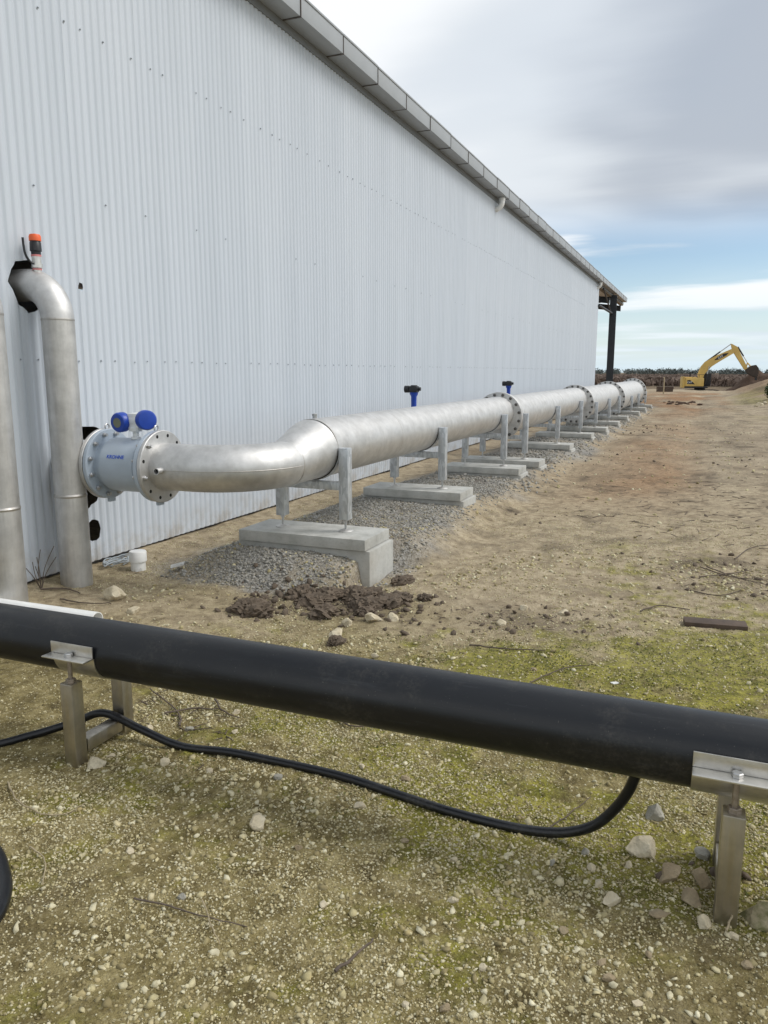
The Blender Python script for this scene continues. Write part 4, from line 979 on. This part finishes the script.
# ------------------------------------------------------------------ twigs and stalks
def twig(pts, r_, mat, label, cat='twig', grp=None, lift=.006):
    p3 = [(a, b, gz(a, b) + lift + random.uniform(0, .008)) for a, b in pts]
    p3 = smooth_path(p3, 5); p3 = [Vector(p) + Vector((random.uniform(-1, 1), random.uniform(-1, 1), random.uniform(0, 1))) * r_ * .8 for p in p3]
    bm = nb(); n_ = len(p3); sweep(bm, p3, [r_ * (1 - .55 * q / n_) for q in range(n_)], 6)
    o = obj('twig' if cat == 'twig' else 'dry_stalk', bm, mat, ang=1.2); b = pts[len(pts) // 2]
    return tag(setbase(o, (b[0], b[1], gz(*b))), label, cat, grp)
twig([(-2.292, 1.9), (-2.193, 1.838), (-2.119, 1.805), (-2.006, 1.785), (-1.937, 1.82), (-1.915, 1.889)], .0034, 'straw', 'long pale bent stalk on gravel in front of the open base stand', 'stalk')
twig([(-1.895, 1.629), (-1.799, 1.597), (-1.712, 1.505)], .003, 'straw', 'short pale stalk with a kink near the hose loop', 'stalk')
twig([(-1.422, 1.559), (-1.305, 1.571), (-1.199, 1.566), (-1.057, 1.582)], .003, 'bark', 'thin brown twig lying straight on the near gravel, crossed by a stalk')
twig([(-1.228, 1.62), (-1.148, 1.545), (-1.087, 1.498)], .0024, 'straw', 'thin pale stalk crossing the brown twig', 'stalk')
twig([(-.758, 1.512), (-.739, 1.577), (-.716, 1.666)], .0052, 'bark', 'thick dark stick on the near gravel')
twig([(.15, 2.02), (.164, 2.08), (.181, 2.12)], .0035, 'straw', 'pale straw leaning by the foot of the stand near the rocks', 'stalk', lift=.03)
twig([(-.388, 2.36), (-.331, 2.482), (-.28, 2.605)], .003, 'bark', 'dark twig on the moss inside the bend of the hose')
twig([(-1.118, 3.972), (-.943, 3.958), (-.709, 4.022)], .0055, 'bark', 'bare twig lying across the moss beyond the black pipe')
twig([(-.723, 3.465), (-.585, 3.766), (-.451, 3.879)], .004, 'bark', 'thin curved twig on the moss close behind the black pipe')
twig([(-3.876, 3.743), (-3.673, 3.754), (-3.53, 3.845)], .006, 'bark', 'dark twig on dirt behind the white plastic pipe')
twig([(-4.12, 3.82), (-4.0, 3.93), (-3.85, 3.9)], .008, 'bark', 'dark dead branch on dirt between the two riser pipes')
for pts in [[(.057, 6.247), (.264, 6.079), (.516, 6.063)], [(-.002, 5.57), (.188, 5.544), (.352, 5.77)], [(-.287, 4.964), (-.177, 5.147), (.006, 5.13)], [(.317, 6.7), (.448, 7.14), (.596, 7.283)], [(.05, 5.95), (.3, 6.2), (.42, 6.35)], [(.1, 6.3), (.28, 6.12), (.55, 5.9)]]:
    twig(pts, .0052, 'bark', 'dark dead twig on the dirt beyond the plank', 'twig', 'dead twigs beyond the plank')
for pts in [[(-1.999, 2.537), (-2.1, 2.65), (-2.363, 2.789)], [(-2.13, 2.60), (-2.04, 2.70), (-1.93, 2.74)], [(-2.0, 2.8), (-1.9, 2.72), (-1.8, 2.7)], [(-1.444, 2.873), (-1.32, 2.817), (-1.204, 2.875)]]:
    twig(pts, .005, 'bark', 'brown twig on the ground just under the black pipe', 'twig', 'twigs under the black pipe')
# wiry dead weed by the wall
t = thing('dead_weed', 'wiry leafless dead weed growing against the shed wall between the riser pipes', 'weed', (-4.16, 3.86, gz(-4.16, 3.86)))
for q in range(7):
    a = random.uniform(0, 6.28); ln = random.uniform(.12, .34); z0 = gz(-4.16, 3.86)
    bm = nb(); sweep(bm, smooth_path([(-4.16, 3.86, z0 - .01), (-4.16 + .03 * math.cos(a), 3.86 + .05 * math.sin(a), z0 + ln * .5), (-4.14 + .04 * math.cos(a), 3.86 + .13 * math.sin(a), z0 + ln)], 5), .0028, 5); obj('stem', bm, 'bark', t)
# loose litter of fine twigs on the damp patches
bm = nb()
for q in range(480):
    c0 = random.choice([(.3, 6.15, .5, .5)] * 5 + [(-1.0, 4.6, .5, .25)] * 3 + [(-2.1, 4.4, .6, .3)] * 2 + [(-.2, 8.5, 1.4, 2.2)] * 8 + [(-2.0, 2.62, .3, .2)] * 2 + [(.5, 11, 1.6, 2.5)] * 3)
    a, b = random.gauss(c0[0], c0[2] * .6), random.gauss(c0[1], c0[3] * .6); an = random.uniform(0, 6.28); ln = random.uniform(.02, .10) * (1 if b < 7 else 1.8)
    if a < -3: continue
    p0 = (a, b, gz(a, b) + .003); p1 = (a + ln * math.cos(an), b + ln * math.sin(an)); p1 = p1 + (gz(*p1) + random.uniform(.002, .012),)
    cyl(bm, p0, p1, random.uniform(.0015, .0035) * (1 if b < 7 else 1.6), 4, .001)
o = obj('twig_litter', bm, 'bark', flat=True); tag(o, 'fine dark twig litter strewn over the damp dirt', 'litter', kind='stuff')

# ------------------------------------------------------------------ excavator beyond the track
ex0 = Vector((-.62, 98.3, gz(-.62, 98.3)))
ex = thing('excavator', 'yellow tracked excavator with raised bent arm digging at the dark spoil heap', 'excavator', ex0, R(5))
def part(name, bm, mat, parent=ex, ang=.6): return obj(name, bm, mat, parent, local=True, ang=ang)
for s in (-1, 1):
    yc = s * 1.05; bm = nb(); prof = []
    for a in np.linspace(R(90), R(270), 9): prof.append((-1.75 + .45 * math.cos(a), .45 + .45 * math.sin(a)))
    for a in np.linspace(R(-90), R(90), 9): prof.append((1.75 + .45 * math.cos(a), .45 + .45 * math.sin(a)))
    A_ = [bm.verts.new((p, yc - .3, q)) for p, q in prof]; B_ = [bm.verts.new((p, yc + .3, q)) for p, q in prof]
    bm.faces.new(A_); bm.faces.new(B_[::-1])
    for q in range(len(A_)): bm.faces.new((A_[q], B_[q], B_[(q + 1) % len(A_)], A_[(q + 1) % len(A_)]))
    bmesh.ops.recalc_face_normals(bm, faces=bm.faces); tr = part('track', bm, 'ex_track')
    for q in range(7):
        bm = nb(); cyl(bm, (-1.7 + q * .567, yc - .32, .3 if 0 < q < 6 else .45), (-1.7 + q * .567, yc + .32, .3 if 0 < q < 6 else .45), .2 if 0 < q < 6 else .36, 14); part('roller', bm, 'ex_black', tr)
bm = nb(); box(bm, (-1.2, -.8, .4), (1.2, .8, .85), .08); cyl(bm, (0, 0, .8), (0, 0, 1.12), .6, 24); part('undercarriage', bm, 'ex_black')
bm = nb(); box(bm, (-1.75, -1.35, 1.1), (.75, 1.35, 1.3), .03); part('deck', bm, 'ex_black')
bm = nb(); box(bm, (-1.7, -1.35, 1.3), (.3, -.45, 2.25), .06); box(bm, (-1.7, -.45, 1.3), (-.4, 1.35, 2.35), .06); hs_ = part('engine_housing', bm, 'yellow')
bm = nb(); v = [bm.verts.new(p) for p in ((-1.72, -1.38, 1.1), (-1.95, -1.25, 1.1), (-2.15, -.6, 1.1), (-2.15, .6, 1.1), (-1.95, 1.25, 1.1), (-1.72, 1.38, 1.1), (-1.72, -1.38, 2.4), (-1.95, -1.25, 2.4), (-2.15, -.6, 2.4), (-2.15, .6, 2.4), (-1.95, 1.25, 2.4), (-1.72, 1.38, 2.4))]
bmesh.ops.convex_hull(bm, input=v); bmesh.ops.bevel(bm, geom=bm.edges[:], offset=.05, segments=2, affect='EDGES'); cw = part('counterweight', bm, 'yellow')
bm = nb(); box(bm, (-.25, .35, 1.3), (1.2, 1.32, 2.8), .1); cab = part('cab', bm, 'ex_black')
bm = nb(); box(bm, (-.1, .335, 1.9), (1.05, .345, 2.65)); box(bm, (1.202, .45, 1.6), (1.212, 1.22, 2.65)); box(bm, (-.1, 1.325, 1.9), (1.05, 1.335, 2.65)); part('cab_glass', bm, 'ex_glass', cab)
for q in range(3):
    bm = nb(); cyl(bm, (-.9 + q * .65, -1.2, 2.2), (-.9 + q * .65, -1.2, 2.62), .025, 8); part('handrail_post', bm, 'ex_black', hs_)
bm = nb(); cyl(bm, (-.9, -1.2, 2.62), (.4, -1.2, 2.62), .025, 8); part('handrail', bm, 'ex_black', hs_)
bm = nb(); cyl(bm, (-1.1, .6, 2.3), (-1.1, .6, 2.85), .09, 12); part('exhaust', bm, 'ex_black', hs_)
def arm_bm(line, w):
    bm = nb(); rows = []
    for (ax, az), (bx_, bz_) in line: rows.append([bm.verts.new((ax, -w, az)), bm.verts.new((ax, w, az)), bm.verts.new((bx_, w, bz_)), bm.verts.new((bx_, -w, bz_))])
    for a_, b_ in zip(rows, rows[1:]):
        for q in range(4): bm.faces.new((a_[q], a_[(q + 1) % 4], b_[(q + 1) % 4], b_[q]))
    bm.faces.new(rows[0]); bm.faces.new(rows[-1][::-1]); bmesh.ops.recalc_face_normals(bm, faces=bm.faces); return bm
boom = part('boom', arm_bm([((.2, 1.85), (.62, 1.75)), ((.12, 2.7), (.80, 2.6)), ((.38, 3.52), (1.16, 3.12)), ((.8, 4.08), (1.6, 3.58)), ((1.95, 4.78), (2.4, 4.14)), ((3.7, 5.6), (3.95, 5.15))], .27), 'yellow')
stick = part('stick', arm_bm([((3.42, 6.12), (3.6, 6.05)), ((3.62, 5.35), (4.15, 5.75)), ((3.95, 4.85), (4.42, 5.2)), ((5.08, 3.15), (5.42, 3.3))], .21), 'yellow')
def ram(p0, p1, name, par=None):
    p0, p1 = Vector(p0), Vector(p1); bm = nb(); m_ = p0.lerp(p1, .58); cyl(bm, p0, m_, .085, 12); r_ = part(name, bm, 'ex_black')
    bm = nb(); cyl(bm, m_, p1, .05, 12); part('ram_rod', bm, 'bolt', r_)
ram((.9, .0, 4.05), (3.45, .0, 6.08), 'stick_ram')
for s in (-1, 1): ram((.95, s * .36, 1.5), (1.3, s * .36, 3.6), 'boom_ram')
ram((4.2, 0, 5.75), (5.35, 0, 3.95), 'bucket_ram')
bm = nb(); cyl(bm, (5.35, 0, 3.95), (5.75, 0, 3.5), .07, 8); cyl(bm, (5.35, 0, 3.95), (5.2, 0, 3.35), .07, 8); part('linkage', bm, 'yellow')
bk = part('bucket', arm_bm([((5.15, 3.2), (5.3, 2.95)), ((5.7, 3.62), (5.45, 2.75)), ((6.2, 3.72), (5.75, 2.55)), ((6.5, 3.35), (6.05, 2.4)), ((6.5, 2.8), (6.3, 2.3)), ((6.42, 2.35), (6.36, 2.25))], .55), 'ex_track')
for q in range(5):
    bm = nb(); yy = -.48 + q * .24; box(bm, (6.3, yy - .05, 2.0), (6.4, yy + .05, 2.32), .01); part('tooth', bm, 'ex_black', bk)
for o in ex.children:
    if o.name.split('.')[0] in ('boom', 'stick', 'stick_ram', 'boom_ram', 'bucket_ram', 'linkage', 'bucket'): o.location.x = -.45
# black badge with white letters on boom and counterweight side
def badge(pts, y_, par, ltr, lx, lz, rot, size):
    bm = nb(); bm.faces.new([bm.verts.new((p, y_, q)) for p, q in pts]); b = part('badge', bm, 'ex_black', par)
    me = text_mesh(ltr, size); me.materials.append(M['white_print']); o = bpy.data.objects.new('lettering', me); C.objects.link(o); o.parent = par
    o.location = (lx, y_ - .012, lz); o.rotation_euler = (R(90), -rot, 0)
badge([(1.75, 4.25), (2.2, 4.32), (3.0, 4.78), (3.25, 5.08), (2.7, 5.0), (2.1, 4.62)], -.275, boom, 'CAT', 2.42, 4.62, R(28), .3)
badge([(-1.5, 1.55), (-1.5, 1.98), (-1.2, 2.02), (-.85, 1.75), (-.65, 1.53)], -1.356, hs_, 'CAT', -1.22, 1.74, 0, .28)

# spoil heap under the bucket
def heap(name, cx, cy, rx, ry, h_, seed, mat, label, cat, n_=46):
    z0 = min(gz(cx, cy), gz(cx - rx, cy), gz(cx, cy - ry)) - .15
    u = np.linspace(-1, 1, n_); U, V = np.meshgrid(u, u); rr_ = np.sqrt(U * U + V * V)
    Z = np.clip(1 - rr_ ** 1.25, 0, 1) * h_ * (.55 + .9 * fbm(U * 3 + seed, V * 3, seed, 4, .6)) + (fbm(U * 9, V * 9, seed + 3, 3) - .5) * .22 * h_ * (rr_ < .95)
    co_ = np.stack([U * rx, V * ry, Z], -1).reshape(-1, 3); ii_ = (np.arange(n_ - 1)[:, None] * n_ + np.arange(n_ - 1)[None]).ravel()
    me = np_mesh(name, co_, np.stack([ii_, ii_ + 1, ii_ + n_ + 1, ii_ + n_], 1), 4); me.materials.append(M[mat])
    o = bpy.data.objects.new(name, me); C.objects.link(o); o.location = (cx, cy, z0); return tag(o, label, cat)
heap('spoil_heap', 7.0, 101.5, 6.4, 5.0, 3.1, 5, 'spoil', 'long heap of dark dug soil under the excavator bucket', 'soil heap')
for q in range(22):
    w = random.uniform(.07, .22)
    rock('soil_clod', random.uniform(-1.9, .1), 40.5 + random.uniform(-2.2, 2.2), w * 1.2, w, w * .6, 'spoil', 'dark soil clod in the broken line across the track before the excavator', 'clod', 'dark clods across the far track', sink=.3, jag=1.2, sub=3)

# stacked sleepers and a marker post out on the dirt
t = thing('sleeper_stack', 'low dark stack of timber sleepers on the dirt past the pipe end', 'timber stack', (-3.35, 72.4, gz(-3.35, 72.4)))
z0 = gz(-3.35, 72.4)
for lv in range(2):
    for q in range(3):
        bm = nb(); yy = 72.1 + q * .3; box(bm, (-3.95 + .06 * q, yy - .13, z0 + .02 + lv * .24), (-2.6 + .05 * lv, yy + .13, z0 + .24 + lv * .24), .02); obj('sleeper', bm, 'timber', t)
for xx in (-3.8, -2.8):
    bm = nb(); box(bm, (xx - .1, 71.9, z0 - .1), (xx + .1, 72.9, z0 + .018), .01); obj('bearer', bm, 'timber', t)
bm = nb(); z0 = gz(-3.0, 64.5); sweep(bm, [(-3.0, 64.5, z0 - .1), (-3.0, 64.5, z0 + 1.25), (-2.99, 64.5, z0 + 1.3)], [.05, .045, .02], 10)
o = obj('marker_post', bm, 'straw'); tag(setbase(o, (-3.0, 64.5, z0)), 'thin pale marker post in front of the dark timber stack', 'post')

# ------------------------------------------------------------------ vegetation
def leaf_cloud(cx, cy, cz, rx, ry, rz_, n_, s0, s1, seed):
    g = np.random.default_rng(seed); cl = g.normal(size=(26, 3)); cl /= np.linalg.norm(cl, axis=1)[:, None]; cl *= g.uniform(.35, .95, (26, 1))
    c_ = cl[g.integers(0, 26, n_)] + g.normal(size=(n_, 3)) * .19
    c_ = c_ * (rx, ry, rz_) + (cx, cy, cz); s = g.uniform(s0, s1, n_)[:, None]
    d1_ = g.normal(size=(n_, 3)); d1_ /= np.linalg.norm(d1_, axis=1)[:, None]; d2_ = np.cross(d1_, g.normal(size=(n_, 3))); d2_ /= np.linalg.norm(d2_, axis=1)[:, None]
    return np.stack([c_ - d1_ * s, c_ + d2_ * s * .5, c_ + d1_ * s, c_ - d2_ * s * .5], 1)
bx, by = 3.3, 42.0; bz = gz(bx, by)
t = thing('bush', 'rounded dark green bush on the bank beside the track', 'bush', (bx, by, bz))
v = leaf_cloud(bx, by, bz + .42, .55, .55, .5, 2600, .035, .075, 3) - np.array([bx, by, bz])
me = np_mesh('foliage', v.reshape(-1, 3), np.arange(len(v) * 4).reshape(-1, 4), 4); me.materials.append(M['leaf']); o = bpy.data.objects.new('foliage', me); C.objects.link(o); o.parent = t
for q in range(6):
    a = q * 1.05; bm = nb(); sweep(bm, [(0, 0, -.05), (.12 * math.cos(a), .12 * math.sin(a), .3), (.32 * math.cos(a), .32 * math.sin(a), .65)], [.025, .018, .008], 6); obj('stem', bm, 'bark', t, local=True)
for x_, y_, w in ((2.25, 37.5, .34), (2.5, 38.2, .26), (2.05, 36.6, .2)):
    rock('rock', x_, y_, w, w * .8, w * .6, 'rock', 'pale boulder on the bank in front of the dark green bush', 'rock', 'boulders by the bush', sub=3)

# brown field of dry plants behind the diggings
def crop():
    g = np.random.default_rng(4); n_ = 48000
    yy = 111 + 260 * g.uniform(0, 1, n_) ** 1.7; rows = np.round(yy / 2.2) * 2.2 + g.normal(size=n_) * .25
    xx = g.uniform(-.34, .34, n_) * rows; z0 = ground_h(xx, rows)
    h_ = g.uniform(.85, 1.22, n_); w = g.uniform(.2, .6, n_); a = g.uniform(0, 3.14, n_); lean = g.normal(size=(n_, 2)) * .18
    v = np.zeros((n_, 3, 3)); v[:, 0] = np.stack([xx - w * np.cos(a), rows - w * np.sin(a), z0 + h_ * g.uniform(.3, .9, n_)], -1)
    v[:, 1] = np.stack([xx + w * np.cos(a), rows + w * np.sin(a), z0 + h_ * g.uniform(.3, 1., n_)], -1); v[:, 2] = np.stack([xx + lean[:, 0], rows + lean[:, 1], z0 - .05], -1)
    v2 = v.copy(); v2[:, 2, 2] = z0 + h_; v = np.concatenate([v, v2])
    me = np_mesh('dry_crop', v.reshape(-1, 3), np.arange(len(v) * 3).reshape(-1, 3), 3); me.materials.append(M['crop'])
    o = bpy.data.objects.new('dry_crop', me); C.objects.link(o); tag(o, 'wide field of brown dormant crop rows behind the excavator', 'crop', kind='stuff')
crop()
def treeline():
    g = np.random.default_rng(6); out = []
    for q in range(330):
        yy = g.uniform(560, 720); xx = g.uniform(-.36, .36) * yy; hh = g.uniform(3.0, 5.2) * (.8 + .5 * float(vnoise(xx * .012, 3.3, 2))); z0 = float(ground_h(np.array([xx]), np.array([yy]))[0])
        out.append(leaf_cloud(xx, yy, z0 + hh * .55, hh * g.uniform(.6, 1.1), hh * .6, hh * .48, 130, .28, .75, 100 + q))
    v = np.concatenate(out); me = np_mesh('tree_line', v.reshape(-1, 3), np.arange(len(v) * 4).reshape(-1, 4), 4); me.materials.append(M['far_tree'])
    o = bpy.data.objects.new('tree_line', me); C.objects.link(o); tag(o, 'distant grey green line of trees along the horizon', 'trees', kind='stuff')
treeline()
